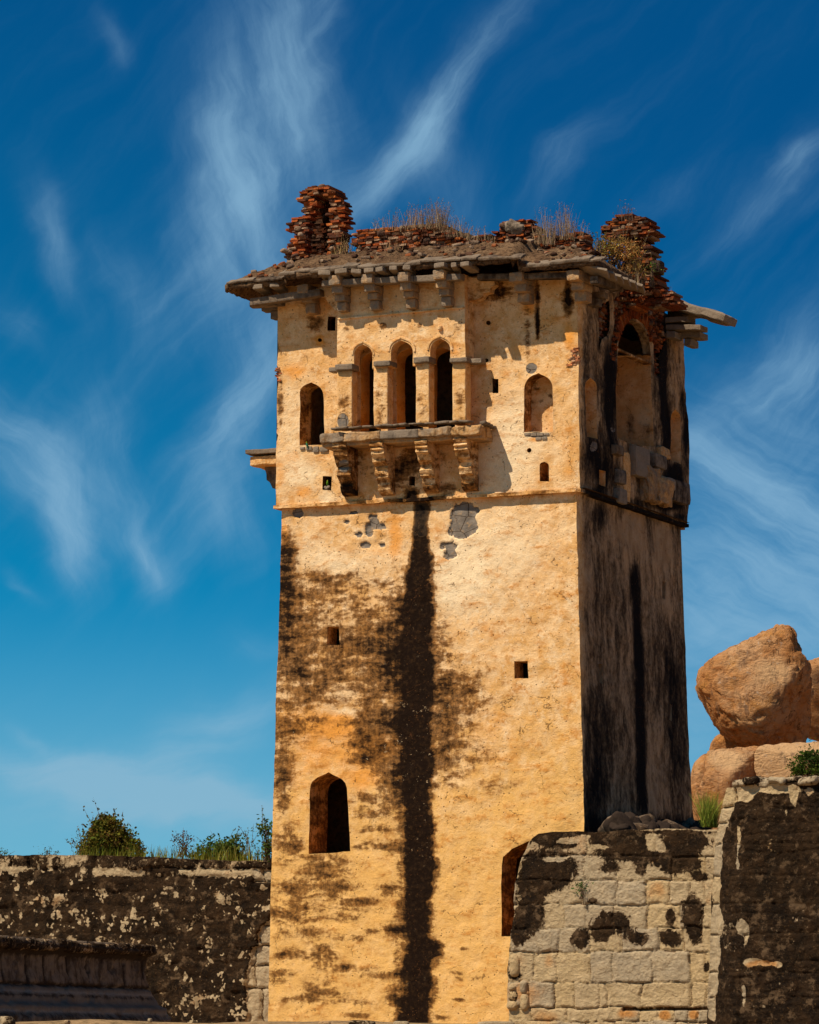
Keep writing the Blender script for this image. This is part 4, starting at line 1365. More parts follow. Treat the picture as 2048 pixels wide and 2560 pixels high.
brick_fill(mb, zz_(z2, (718, 1075), (740, 1058), (752, 1070), (750, 1165), (702, 1168), (706, 1120)), PU, -.08, .022, .14, .045, 5, .012, pal=[(.62, .22, .08), (.5, .2, .09), (.55, .3, .16)])
T(mb.build('exposed_brick', M_BR, None, label='patch of orange brick near the sunlit corner'))
mb = MB()
brick_fill(mb, zz_(z3, (228, 232), (246, 250), (244, 325), (230, 340)), PU, -.14, .015, .14, .045, 6, .012, pal=[(.5, .14, .05), (.3, .1, .04)])
T(mb.build('exposed_brick', M_BR, None, label='small patch of brick at the left edge of the sunlit face'))

# ---- eaves: beams, stub rafters, stepped brackets, slabs
eav = MB()


def span(p0, p1, y, h, d, seed, col, z_up=0.0, n=5, ov=0.0):
    """a stone beam lying along the front between two photo points"""
    a, b = hx(p0, y), hx(p1, y)
    c = (a + b) / 2
    L = b[0] - a[0] + ov
    tilt = math.atan2(b[2] - a[2], b[0] - a[0])
    k = max(1, int(L / 1.2))
    for i in range(k):
        q = a + (b - a) * (i + .5) / k
        V, F = rblock((q[0], y + d / 2, q[2] - h / 2 + z_up), (L / k + .004, d, h), rotm(0, -tilt, 0), n, .15, .018, seed + i)
        eav.add(V, F, col)


span(z1(650, 640), z1(1505, 596), -1.18, .17, .3, 1, (.15, .15, .3, 0))
span(z1(205, 752), z1(640, 690), -.78, .2, .3, 11, (.35, .25, .1, 0))
span(z1(205, 775), z1(400, 760), -.55, .14, .3, 21, (.4, .1, .1, 0))
span(z2(130, 600), z2(760, 588), -.72, .16, .3, 31, (.6, .1, 0, 0))
beams = T(eav.build('eave_beam', M_GR, None, label='long stone beams under the front eaves'))
for k, (x0, x1, yc, yy) in enumerate([(622, 706, 604, -1.33), (722, 806, 596, -1.33), (820, 888, 596, -1.33), (912, 978, 590, -1.33), (992, 1050, 583, -1.33), (1062, 1114, 577, -1.33), (1146, 1196, 572, -1.33),
                                      (1352, 1430, 556, -1.33), (1438, 1476, 558, -1.36), (1508, 1572, 552, -1.38), (230, 300, 690, -.9), (330, 400, 680, -.9)]):
    q = hx(z1((x0 + x1) / 2, yc), yy)
    r_ = random.Random(k)
    m1 = MB()
    V, F = rblock((q[0], yy + .24, q[2]), ((x1 - x0) * .0040, .62, .135), rotm(-.12, r_.uniform(-.08, .08), r_.uniform(-.22, .22)), 5, .2, .018, 50 + k)
    m1.add(V, F, (.05, 0, .35, 0))
    T(m1.build('rafter_stub', M_GR, None))


def stepped(name, p, y0, wid, steps, seed, col, mat=M_PL, axis='y', sgn=-1):
    """corbels stepping out: steps = (projection, height) from the top down"""
    q = hx(p, y0)
    m1 = MB()
    zt = q[2]
    for i, (pr, h) in enumerate(steps):
        if axis == 'y':
            c, s = (q[0], y0 - pr / 2 + .05, zt - h / 2), (wid * (1 - .05 * i), pr + .1, h + .004)
        else:
            c, s = (q[0] + sgn * (pr / 2 - .05), y0, zt - h / 2), (pr + .1, wid * (1 - .05 * i), h + .004)
        V, F = rblock(c, s, None, 5, .14, .02, seed * 7 + i)
        m1.add(V, F, col)
        zt -= h
    return T(m1.build(name, mat, None))


BS = [(.74, .24), (.56, .19), (.38, .18), (.26, .24)]
for k, (x, y) in enumerate([(800, 640), (1000, 630), (1222, 620), (1440, 606)]):
    stepped('eave_bracket', z1(x, y), -.58, .32, BS, 3 + k, (.18, .42, .4, .2), M_GR)
stepped('eave_bracket', z1(612, 696), .0, .32, [(.80, .24), (.52, .18), (.32, .26)], 13, (.22, .42, .3, .2), M_GR)
stepped('eave_bracket', z2(446, 624), .0, .36, [(.86, .26), (.56, .20), (.36, .24)], 14, (.18, .45, .4, .2), M_GR)
stepped('eave_bracket', z2(796, 612), .0, .36, [(.86, .26), (.56, .20), (.36, .26)], 15, (.22, .5, .3, .2), M_GR)
for k, (x, y, yo) in enumerate([(365, 795, .15), (400, 835, .15), (250, 770, -.3)]):
    pass
stepped('eave_bracket', z1(402, 790), .22, .34, [(.50, .18), (.24, .22)], 16, (.3, .05, .2, 0), M_GR, 'x', -1)
stepped('eave_bracket', z2(845, 720), .9, .3, [(.35, .16), (.2, .2)], 17, (.45, .1, .1, 0), M_GR, 'x', 1)
# diagonal carved brackets at the two shoulders of the bay
for k, (pts, yy, th) in enumerate([(zz_(z1, (618, 690), (622, 735), (668, 745), (690, 778), (712, 800), (740, 835), (752, 838), (752, 668)), -.45, .3),
                                   (zz_(z1, (1712, 640), (1718, 668), (1690, 690), (1688, 715), (1650, 722), (1630, 752), (1602, 765), (1560, 770), (1538, 800), (1532, 815), (1532, 620)), -.38, .3)]):
    pl = front(yy)
    V, F = prism(densify([pl.uv(q) for q in pts], .07), pl, .0, -th, .09, .016, 0, 5 + k)
    T(mkmesh('eave_bracket', V, F, M_PL, None, False, {'mA': np.tile((.18, .15, 0, .35), (len(V), 1))}))

# stone ends of the broken eaves on the far right
fy = YF - 1.2
fe = MB()
for k, (x0, y0, x1, y1, dy) in enumerate([(1280, 535, 1550, 612, 0), (1285, 625, 1700, 708, 0), (1290, 715, 1390, 795, -.2), (1470, 715, 1698, 798, .3), (1500, 800, 1590, 888, .3), (1480, 450, 1760, 530, .5)]):
    pl = front(fy + dy)
    a, b = pl.hit(z9(x0, y1)), pl.hit(z9(x1, y0))
    m1 = MB()
    V, F = rblock(((a[0] + b[0]) / 2, fy + dy + .2, (a[2] + b[2]) / 2), (b[0] - a[0], .62, b[2] - a[2] + .02), rotm(0, .05, 0), 6, .12, .022, 30 + k)
    m1.add(V, F, (.05, .0, .35, 0))
    T(m1.build('corbel_and_shade_fill', M_GR, None))
pl = front(fy - .1)
a, b = pl.hit(z9(1230, 342)), pl.hit(z2(1676, 884))
L = np.linalg.norm(b - a)
m1 = MB()
V, F = rblock((a + b) / 2 + np.array([0, .3, 0]), (L * .97, 1.0, .25), rotm(0, math.atan2(a[2] - b[2], b[0] - a[0]), 0), 14, .25, .05, 9)
m1.add(V, F, (.12, 0, .45, 0))
T(m1.build('eave_slab', M_GR, None, label='last long eave slab jutting out at the far right corner'))
for (x0, y0, x1, y1, dy) in ((1285, 430, 1540, 545, .5), (1290, 600, 1480, 720, .7), (1300, 380, 1420, 470, .3)):  # dark blocks added to fill in the black shade under the eave slab
    pl = front(fy + dy)
    a, b = pl.hit(z9(x0, y1)), pl.hit(z9(x1, y0))
    m1 = MB()
    V, F = rblock(((a[0] + b[0]) / 2, fy + dy + .3, (a[2] + b[2]) / 2), (b[0] - a[0], .6, b[2] - a[2]), None, 6, .12, .03, 37)
    m1.add(V, F, (.45, .1, .0, 0))
    T(m1.build('corbel_and_shade_fill', M_GR, None))
# overlapping slabs on the near end of the right eaves
for k in range(6):
    x, y = z2(868 + 44 * k, 572 + 19 * k)
    pl = front(-.8 + .42 * k)
    q = pl.hit((x, y))
    m1 = MB()
    V, F = rblock(q + np.array([-.12, .1, .0]), (.80, .44, .08), rotm(-.30, .30, .1), 6, .3, .02, 60 + k)
    m1.add(V, F, (.1, 0, .45, 0))
    T(m1.build('eave_slab', M_GR, None))
m1 = MB()
a, b = front(-.75).hit(z2(850, 640)), front(1.5).hit(z2(1010, 690))
V, F = rblock((a + b) / 2, (.22, np.linalg.norm(b - a), .2), rotm(math.atan2(b[2] - a[2], b[1] - a[1]), 0, -math.atan2(b[0] - a[0], b[1] - a[1])), 8, .15, .02, 3)
m1.add(V, F, (.5, 0, .1, 0))
T(m1.build('eave_beam', M_GR, None, label='dark beam under the short eaves of the shaded side'))

# ---- roof: stone eaves buried in earth
lipB = (hx(z1(800, 578), -1.28), hx(z1(1500, 530), -1.28))
lipW = hx(z2(600, 548), -.98)
lipL = hx(z1(250, 655), -1.0)
XBL, XBR = hx(z1(400, 600), -1.38)[0], hx(z2(335, 560), -1.38)[0]
tipL = front(-1.0).hit((561, 716))
XE0, XE1 = tipL[0], up_c0[0] + .93
gx, gy = np.arange(XE0, XE1 + .001, .07), np.arange(-1.45, YF + .6, .07)


def lip(x):
    inb = ss(x, XBL - .03, XBL + .03) * (1 - ss(x, XBR - .03, XBR + .03))
    ye = -1.0 * (1 - inb) - 1.28 * inb
    zb = np.interp(x, [lipB[0][0], lipB[1][0]], [lipB[0][2], lipB[1][2]])
    zw = np.interp(x, [lipL[0], lipW[0]], [lipL[2], lipW[2]])
    return ye, zb * inb + zw * (1 - inb)


GX, GY = np.meshgrid(gx, gy)
x, y = GX.ravel(), GY.ravel()
ye, ze = lip(x)
dl = np.minimum(y - ye, (x - XE0) * 1.0)
right_lim = np.where(y < 1.6, XE1, up_c0[0] - .35 + .25 * (fbm(np.stack([y, y * 0, y * 0], 1), 1.2, 3) - .5))
dr = (right_lim - x)
dl = np.minimum(dl, np.where(y < 1.6, dr, 9))
P3 = np.stack([x, y, ze * 0], 1)
zt = ze + .62 * np.clip(dl, 0, 1.15) ** .8 * .95 + .12 * ss(dl, 1.1, 1.8) * fbm(P3, 1.1, 4) + .22 * (fbm(P3, 3.2, 5, .62, 3) - .5) * ss(dl, 0, .2) + .10 * (fbm(P3, 8, 3, .6, 8) - .5)
rag = .10 * (fbm(P3, 2.5, 3, .6, 13) - .5)
ok = (y - ye > rag * .6 - .0) & (dr > -.001 + rag * (y > 1.6)) & (x - XE0 > rag * .5 - .02)
idx = -np.ones(len(x), int)
nv = ok.sum()
idx[ok] = np.arange(nv)
top = np.stack([x, y, zt], 1)[ok]
bot = top - np.array([0, 0, .14])
bot[:, 2] -= .05 * fbm(bot, 3, 3)
nx = len(gx)
F = []
cell = []
for j in range(len(gy) - 1):
    for i in range(nx - 1):
        q = (j * nx + i, j * nx + i + 1, (j + 1) * nx + i + 1, (j + 1) * nx + i)
        if ok[list(q)].all():
            cell.append(tuple(idx[list(q)]))
from collections import Counter
ec = Counter()
for c_ in cell:
    for k in range(4):
        ec[(c_[k], c_[(k + 1) % 4])] += 1
F = list(cell) + [tuple(v + nv for v in c_[::-1]) for c_ in cell]
for (a, b) in list(ec):
    if (b, a) not in ec:
        F.append((b, a, a + nv, b + nv))
VV = np.concatenate([top, bot])
VV[:, :2] += (wob(VV, .03, 4, 77))[:, :2]
T(mkmesh('roof', VV, F, M_ROOF, None, True, None, 'earth-covered roof with ragged slab edges'))
# weathered slabs lying along the lip
rr = random.Random(12)
xs = XE0 + .05
k = 0
while xs < XE1 - .1:
    Ls = rr.uniform(.45, 1.15)
    xm = min(xs + Ls / 2, XE1 - .15)
    ye_, ze_ = lip(np.array([xm]))
    m1 = MB()
    V, F = rblock((xm, ye_[0] + .16 + rr.uniform(-.04, .06), ze_[0] + .10 + rr.uniform(-.03, .04)), (Ls, .42, rr.uniform(.06, .12)), rotm(.36, rr.uniform(-.05, .05), rr.uniform(-.06, .06)), 7, .35, .03, 200 + k)
    m1.add(V, F, (.45 * rr.random() + .12, 0, rr.random() * .4, 0))
    T(m1.build('eave_slab', M_GR, None))
    xs += Ls * rr.uniform(.85, 1.02)
    k += 1

# loose brickbats and stones bedded in the earth of the roof
mb = MB()
rr = random.Random(44)
for k in range(150):
    xq, yq = rr.uniform(XE0 + .5, XE1 - .4), rr.uniform(-1.0, .4)
    i_ = np.argmin((top[:, 0] - xq) ** 2 + (top[:, 1] - yq) ** 2)
    s_ = rr.uniform(.05, .16)
    V, F = rblock(top[i_] + np.array([0, 0, .01]), (s_ * rr.uniform(1, 2.2), s_, s_ * .7), rotm(rr.uniform(-.4, .4), rr.uniform(-.4, .4), rr.uniform(0, 3)), 3, .35, .015, k)
    c_ = rr.choice([(.30, .09, .03), (.20, .14, .09), (.09, .05, .03), (.30, .21, .13), (.06, .035, .02)])
    mb.add(V, F, (*c_, 1))
o = T(mb.build('roof_rubble', M_BR, None, label='brickbats and stones bedded in the roof earth'))
o['kind'] = 'stuff'

# ---- brick ruins on the roof
mb = MB()
pt = front(.75)
horn_l = zz_(z1, (425, 575), (428, 500), (445, 430), (458, 390), (482, 345), (452, 320), (455, 290), (475, 265), (520, 255), (545, 235), (548, 155), (518, 148), (522, 110), (560, 80), (600, 72), (606, 140),
             (596, 200), (566, 300), (556, 420), (560, 560), (560, 585))
horn_r = zz_(z1, (690, 90), (700, 66), (715, 72), (730, 110), (762, 155), (780, 210), (784, 300), (770, 380), (745, 450), (730, 510), (704, 520), (700, 400), (706, 250), (704, 140))
brick_fill(mb, horn_l, pt, -.38, .0, .2, .066, 21, .07)
brick_fill(mb, horn_r, pt, -.50, .0, .2, .066, 22, .07)
brick_fill(mb, zz_(z1, (545, 150), (530, 110), (590, 66), (640, 60), (690, 62), (715, 84), (700, 118), (640, 112), (600, 118)), pt, -.9, .0, .2, .06, 23, .09, dark=.3)
brick_fill(mb, zz_(z1, (395, 580), (440, 320), (500, 200), (520, 110), (600, 80), (640, 170), (660, 350), (640, 580)), pt, -1.35, -1.0, .22, .066, 24, .05, dark=.86)  # back bricks coloured near black to stand for the niche's shade
T(mb.build('brick_turret', M_BR, None, label='tall hollow stump of orange brick at the left corner of the roof'))
mb = MB()
pw = front(.55)
brick_fill(mb, zz_(z1, (848, 480), (850, 385), (866, 345), (930, 326), (1080, 312), (1200, 296), (1380, 290), (1412, 315), (1470, 330), (1490, 380), (1492, 450), (1380, 450), (1100, 440)), pw, -.6, .0, .23, .066, 31, .05)
T(mb.build('parapet', M_BR, None, label='long low brick wall in the middle of the roof'))
mb = MB()
brick_fill(mb, zz_(z2, (0, 450), (0, 380), (60, 360), (150, 365), (205, 410), (210, 455)), front(.7), -.5, .0, .18, .06, 32, .09, dark=.35)
T(mb.build('parapet', M_BR, None, label='low dark heap of bricks right of the long parapet'))
mb = MB()
brick_fill(mb, zz_(z2, (200, 450), (190, 370), (240, 340), (290, 360), (300, 450)), front(.8), -.4, .0, .2, .06, 33, .08, dark=.3)
brick_fill(mb, zz_(z2, (268, 440), (270, 310), (300, 282), (345, 264), (420, 262), (462, 290), (496, 330), (505, 440)), front(.8), -.5, .0, .18, .055, 37, .10, dark=.25)
T(mb.build('parapet', M_BR, None, label='rounded heap of bricks and mortar in the middle of the roof'))
mb = MB()
brick_fill(mb, zz_(z2, (500, 460), (505, 375), (560, 390), (640, 380), (680, 348), (790, 346), (803, 400), (830, 470)), front(.7), -.5, .0, .22, .062, 34, .06, dark=.3)
T(mb.build('parapet', M_BR, None, label='crumbled dark brick courses on the right half of the roof'))
mb = MB()
q = front(.9).hit(z2(385, 370))
q = front(.72).hit(z2(350, 305))
V, F = rblock(q + np.array([0, .2, .0]), (.56, .5, .34), rotm(.2, .25, .2), 12, .6, .14, 8, 4.0)
mb.add(V, F, (.42, .25, .45, 0))
T(mb.build('rubble_heap', M_GR, None, True, label='pale lump of mortar on the brick heap'))
mb = MB()
pc = front(3.4)
brick_fill(mb, zz_(z2, (924, 375), (928, 300), (950, 262), (1000, 245), (1100, 240), (1130, 258), (1172, 252), (1190, 290), (1188, 335), (1160, 358), (1155, 400), (1178, 420), (1190, 470), (1205, 520), (1215, 600),
                           (1225, 680), (1300, 720), (1375, 770), (1300, 800), (1000, 800), (1010, 600), (1060, 500), (1075, 400), (980, 385)), pc, -.8, .0, .24, .064, 41, .08, dark=.3)
brick_fill(mb, zz_(z2, (920, 340), (930, 320), (1195, 330), (1190, 365), (1140, 380), (930, 375)), pc, -.8, .07, .26, .05, 42, .06, dark=.55)
V, F = rblock(pc.hit(z2(1238, 560)) + np.array([0, .1, 0]), (.24, .4, .32), None, 5, .2, .03, 4)
mb.add(V, F, (.05, .04, .03, 1))
T(mb.build('brick_stump', M_BR, None, label='leaning dark brick stump above the shaded side'))

# rubble and dead growth heaped against the foot of the shaded face
mb = MB()
rr = random.Random(31)
for k in range(46):
    x_, y_ = z7(rr.uniform(690, 1150), 0)
    pl = Plane((1.0 + rr.random() * .8, 0, 0), (0, 1, 0), (0, 0, 1))
    hgt = 213 - 46 * math.exp(-((x_ - z7(790, 0)[0]) / 40) ** 2) - 20 * rr.random()
    q = pl.hit((x_, z7(0, hgt)[1]))
    V, F = rblock(q - np.array([0, 0, .30]), (rr.uniform(.3, .8), rr.uniform(.3, .9), rr.uniform(.25, .7)), rotm(rr.random(), rr.random(), rr.random()), 6, .3, .13, k, 5)
    mb.add(V, F, (1.1 if k % 5 else .6, 0 if k % 5 else .4, 0, 0))
rub = mb.build('rubble_mound', M_GR, None, True)
rebase(rub, (1.4, 4.0, 5.0))
tag(rub, 'dark heap of rubble against the foot of the shaded tower face', 'rubble')
# ------------------------------------------------------------------ block walls
def block_field(rows, z, seed, tmul=1.0):
    """rows: (top y, bottom y, [joint xs]) in photo-zoom units; returns a function giving distance to the nearest joint (m), and a random per block"""
    s = (z(1, 0)[0] - z(0, 0)[0]) / 100.0

    def f(px, P):
        z0 = z(0, 0)
        x = (px[:, 0] - z0[0]) / (s * 100)
        y = (px[:, 1] - z0[1]) / (s * 100)
        x = x + (fbm(P, 2.2, 3, .5, seed) - .5) * .16 / s
        y = y + (fbm(P, 2.2, 3, .5, seed + 7) - .5) * .14 / s
        d = np.full(len(x), 9.0)
        bid = np.zeros(len(x))
        for r, (ya, yb, js) in enumerate(rows):
            sel = (y >= ya) & (y < yb)
            dj = np.full(len(x), 9e3)
            for j in js:
                dj = np.minimum(dj, np.abs(x - j))
            dd = np.minimum(np.minimum(y - ya, yb - y), dj) * s
            col = np.searchsorted(np.array(sorted(js), float), x)
            d = np.where(sel, dd, d)
            bid = np.where(sel, r * 31 + col, bid)
        rnd = _h(bid.astype(int), bid.astype(int) * 7, bid.astype(int) * 0, seed)
        rn2 = _h(bid.astype(int) + 5, bid.astype(int) * 3, bid.astype(int) * 0 + 1, seed)
        return d, rnd, rn2
    return f


def courses(P, u, h=.34, L=.62, seed=3):
    """rubble courses under a crust: distance to the nearest joint and a random for each stone"""
    v = P[:, 2] + (fbm(P, 1.6, 3, .5, seed) - .5) * .22
    row = np.floor(v / h)
    uu = u + (fbm(P, 2.0, 3, .5, seed + 4) - .5) * .25 + _h(row.astype(int), row.astype(int), row.astype(int) * 0, seed) * L
    LL = L * (.7 + .7 * _h(row.astype(int), row.astype(int) * 0, row.astype(int), seed + 2))
    col = np.floor(uu / LL)
    fv, fu = v / h - row, uu / LL - col
    d = np.minimum(np.minimum(fv, 1 - fv) * h, np.minimum(fu, 1 - fu) * LL)
    return d, _h(row.astype(int), col.astype(int), row.astype(int) * 0, seed + 6)


def solid_wall(name, out, plane, sp, relief, attrs, mat, depth, base, label, cat, wamp=.03, holes=(), smooth=True):
    P, F, V2, B = sheet(out, list(holes), sp, plane, relief, edge=0, wamp=wamp)
    mb = MB()
    mb.add(P, F, attrs(B))
    # carry the outline back to give the wall its thickness
    lp = densify(plane.uvs(out), sp * 2)
    b0 = plane.xyz(lp)
    r0_ = b0 + plane.n * relief(lp, b0)[:, None] + wob(b0, wamp, 2.5, 5)
    n = len(lp)
    V = np.concatenate([r0_, r0_ - plane.n * depth * .5 + wob(r0_, .06, 2, 3), r0_ - plane.n * depth])
    Fs = [(k * n + i, k * n + n + i, k * n + n + (i + 1) % n, k * n + (i + 1) % n) for k in range(2) for i in range(n)]
    Fs.append(tuple(range(2 * n, 3 * n))[::-1])
    at = attrs(np.concatenate([b0, b0, b0]))
    at[:, 1] *= .3
    mb.add(V, Fs, at)
    o = mb.build(name, mat, None, smooth)
    rebase(o, base)
    tag(o, label, cat)
    return o


# ---- pale block wall in front of the tower's right half
PA = front(-3.2)
rowsA = [(150, 362, [40, 572, 905]), (362, 478, [60, 242, 555, 710, 858, 990, 1165]), (478, 598, [220, 400, 548, 716, 862, 978, 1086, 1160]), (598, 716, [205, 358, 450, 570, 700, 874, 1040, 1145]),
         (716, 834, [195, 434, 576, 738, 920, 1056, 1145]), (834, 984, [185, 310, 424, 582, 694, 890, 1080, 1160]), (984, 1112, [120, 178, 290, 404, 512, 628, 668, 842, 1085, 1162]),
         (1112, 1180, [180, 298, 476, 748, 832, 930, 992, 1072, 1130]), (1180, 1300, [200, 420, 560, 700, 815, 905, 1005, 1080, 1140]), (1300, 1420, [250, 520, 800, 1000])]
bfA = block_field(rowsA, z7, 5)
A_DARK = gz(z7, [(400, 270, 110, 40, 1.1), (390, 420, 150, 90, 1.3), (330, 480, 110, 80, 1.0), (285, 650, 75, 110, 1.25), (230, 740, 40, 80, .9), (740, 280, 150, 40, 1.3), (800, 345, 180, 45, 1.2), (1060, 290, 120, 55, 1.3), (1040, 400, 130, 55, 1.3),
                 (690, 420, 60, 26, 1.1), (840, 420, 30, 40, .9), (690, 700, 100, 70, 1.3), (640, 740, 40, 50, .9), (830, 765, 60, 38, 1.1), (990, 660, 24, 48, 1.2), (1095, 640, 55, 95, 1.3), (1110, 740, 35, 60, 1.0), (990, 765, 58, 40, 1.3), (540, 770, 42, 48, 1.2), (600, 580, 28, 16, 1.0),
                 (1130, 465, 50, 24, 1.2), (215, 955, 35, 25, 1.1), (480, 300, 60, 20, .6), (560, 240, 700, 12, .9), (1160, 910, 18, 24, 1.1)]) + gz(z7, [(470, 285, 70, 16, -1.2), (405, 378, 60, 18, -1.3), (890, 290, 30, 50, -1.2), (940, 315, 24, 24, -1.3), (660, 310, 70, 10, -.6), (700, 730, 30, 30, -.5)])
A_ORG = gz(z7, [(280, 1040, 110, 70, .6), (380, 870, 30, 60, .5), (960, 1150, 30, 26, 1.2), (1100, 1145, 30, 26, 1.2), (920, 530, 55, 55, .5), (360, 1160, 70, 40, .55), (780, 1140, 60, 30, .8), (250, 880, 50, 60, .35), (900, 380, 40, 15, .8)])


def relA(uv, P):
    px = proj(P)
    d, r1, r2 = bfA(px, P)
    wv = fbm(P, 2.6, 3, .5, 81)
    g = 1 - ss(d / (.35 + 2.2 * ss(wv, .35, .75)), .003, .022)
    g = np.maximum(g, .9 * (1 - ss(d, .0, .08)) * ss(fbm(P, 6.0, 3, .6, 82), .58, .68))
    h = (r1 - .5) * .05 - .050 * g + .028 * (fbm(P, 3.0, 4, .6, 8) - .5) + .045 * (fbm(P, 9.0, 3, .6, 9) - .5)
    # a round shoulder at the battered left edge and the top
    x = (px[:, 0] - 1180) / .5032
    y = (px[:, 1] - 1960) / .5032
    hole = (y > 1112) & (y < 1126) & (x > 745)
    return h - .12 * hole


def atA(P):
    px = proj(P)
    d, r1, r2 = bfA(px, P)
    y = (px[:, 1] - 1960) / .5032
    x = (px[:, 0] - 1180) / .5032
    g = (1 - ss(d, .003, .020)) * .85 + ((y > 1112) & (y < 1124) & (x > 745))
    dk = np.clip(gmap(px, A_DARK) * (.78 + .42 * r2) + (fbm(P, 5.0, 4, .65, 83) - .5) * .5 * (gmap(px, A_DARK) > .1), 0, 1.4)
    g = g * (.35 + 1.0 * ss(fbm(P, 2.6, 3, .5, 81), .3, .7))
    return np.stack([dk, g, r1, np.clip(gmap(px, A_ORG) + .1 * (r2 > .75) + .25 * (r2 > .93), 0, 1)], 1)


outA = zz_(z7, (330, 246), (300, 270), (282, 292), (262, 335), (240, 372), (228, 430), (216, 480), (208, 580), (200, 690), (192, 770), (185, 830), (178, 930), (178, 1000), (182, 1120), (182, 1210), (178, 1420), (1330, 1420), (1330, 225), (1190, 226), (1000, 222), (870, 226), (700, 232), (572, 244), (568, 236), (430, 240))
o = solid_wall('block_wall', outA, PA, .03, relA, atA, M_ST, 1.6, (1.5, -3.0, 0), 'pale block wall with a rounded left end standing before the right half of the tower', 'wall')
mb = MB()
rr = random.Random(4)
for k, (x, y, w_, h_) in enumerate([(205, 1055, 55, 60), (200, 1100, 60, 50), (205, 1010, 40, 36), (255, 1010, 44, 70), (210, 905, 55, 110), (262, 1085, 50, 80)]):
    q = PA.hit(z7(x, y))
    V, F = rblock(q + np.array([0, .05, 0]), (w_ * .005, .3, h_ * .005), rotm(0, 0, rr.uniform(-.2, .2)), 6, .5, .04, 70 + k)
    mb.add(V, F, (.1 if k else .5, 0, rr.random(), .3))
adopt(mb.build('corner_stone', M_ST, None, True, 'loose rounded stones at the foot of the wall end'), o)

# ---- taller dark wall at the right edge
PB2 = front(-4.8)
rowsB = [(-60, 118, [1318, 1640]), (118, 192, [1305, 1700]), (192, 300, [1310]), (300, 455, [1340]), (455, 594, [1365]), (594, 744, [1370]), (744, 936, [1345]), (936, 1060, [1335]), (1060, 1420, [1330])]
bfB = block_field(rowsB, z7, 15)
B_PALE = gz(z7, [(1270, 60, 50, 70, 1), (1360, 50, 45, 45, 1), (1245, 140, 45, 60, .9), (1215, 230, 36, 60, 1), (1195, 370, 38, 90, 1), (1185, 520, 40, 70, 1), (1185, 670, 45, 80, 1), (1170, 840, 40, 110, 1), (1165, 980, 34, 70, .9), (1150, 1120, 26, 70, .8),
                 (1500, 25, 130, 24, 1), (1600, 60, 22, 50, .8), (1325, 250, 14, 60, .7), (1322, 370, 10, 70, .6), (1345, 710, 30, 40, .9), (1360, 770, 16, 50, .7), (1350, 1060, 14, 90, .7), (1400, 885, 60, 24, .75), (1480, 895, 60, 18, .6), (1515, 740, 8, 40, .5),
                 (1525, 900, 18, 14, .7), (1690, 50, 40, 40, .45), (1560, 130, 10, 60, .4)])


def pB(P):
    px = proj(P)
    return (px[:, 0] - 1180) / .5032, (px[:, 1] - 1960) / .5032, px


def relB(uv, P):
    x, y, px = pB(P)
    d, r1, r2 = bfB(px, P)
    pale = gmap(px, B_PALE)
    crust = ss(.75 - pale, 0, .3)
    g = 1 - ss(d, .008, .045)
    edge = np.interp(y, [10, 300, 600, 940, 1420], [1262, 1176, 1150, 1144, 1120])
    turn = np.clip((np.interp(y, [10, 1420], [1330, 1340]) - x) / 170, 0, 1)
    cd_, cr_ = courses(P, P[:, 0], .36, .7, 9)
    return .03 * (cr_ - .5) * crust - .014 * crust * (1 - ss(cd_, .0, .06)) - .55 * turn ** 1.7 - .07 * g * (1 - .7 * crust) + .10 * (fbm(P, 2.0, 4, .6, 18) - .5) + .07 * (fbm(P, 7.0, 3, .6, 19) - .5) + .02 * crust


def atB(P):
    x, y, px = pB(P)
    d, r1, r2 = bfB(px, P)
    n1 = fbm(P, 1.6, 4, .6, 6)
    pale = gmap(px, B_PALE) + (fbm(P, 4.0, 4, .65, 26) - .5) * .9
    dk = 1.02 - ss(pale, .25, .65) * 1.1 - .20 * ss(n1, .5, .75) * (x < 1340) - .30 * ss(fbm(P, 5.5, 4, .7, 60), .62, .70)
    g = (1 - ss(d, .006, .03)) * .9
    cd_, cr_ = courses(P, P[:, 0], .36, .7, 9)
    dk = dk - .22 * (cr_ > .76) * ss(n1, .42, .6) + .05 * (1 - ss(cd_, .01, .05))
    return np.stack([np.clip(dk, 0, 1.2), g * ss(pale, .2, .5), r1, .15 + .35 * ss(n1, .55, .8) * (x > 1380) + .5 * ss(gmap(px, gz(z7, [(1440, 900, 100, 30, 1)])), .3, .8)], 1)


outB = zz_(z7, (1258, 18), (1225, 100), (1200, 190), (1185, 250), (1176, 300), (1165, 400), (1158, 480), (1150, 600), (1147, 760), (1144, 940), (1136, 1050), (1128, 1160), (1120, 1420), (3600, 1420), (3600, -60), (2050, -20), (1640, -8), (1400, 6), (1322, 16))
dw = solid_wall('stained_wall', outB, PB2, .03, relB, atB, M_ST, 2.5, (4.2, -4.6, 0), 'tall wall at the right edge crusted almost black with pale blocks up its left side', 'wall')
mb = MB()
rr = random.Random(9)
for k, (x0, x1, y0, y1) in enumerate([(620, 730, 1615, 1690), (720, 850, 1588, 1660), (800, 960, 1590, 1690), (950, 1090, 1592, 1650), (1080, 1230, 1584, 1640), (1220, 1390, 1586, 1670), (1390, 1560, 1580, 1650), (1560, 1750, 1580, 1650)]):
    a, b = PB2.hit(z8(x0, y1)), PB2.hit(z8(x1, y0))
    V, F = rblock(((a[0] + b[0]) / 2, -4.4 - .1 * (k % 2), (a[2] + b[2]) / 2), (b[0] - a[0] + .06, .9, b[2] - a[2]), rotm(0, rr.uniform(-.08, .08), 0), 9, .5, .06, 130 + k, 5)
    mb.add(V, F, (.55 * rr.random() + .15, 0, .9, .1))
adopt(mb.build('coping', M_ST, None, True, 'rough mortar coping along the top'), dw)

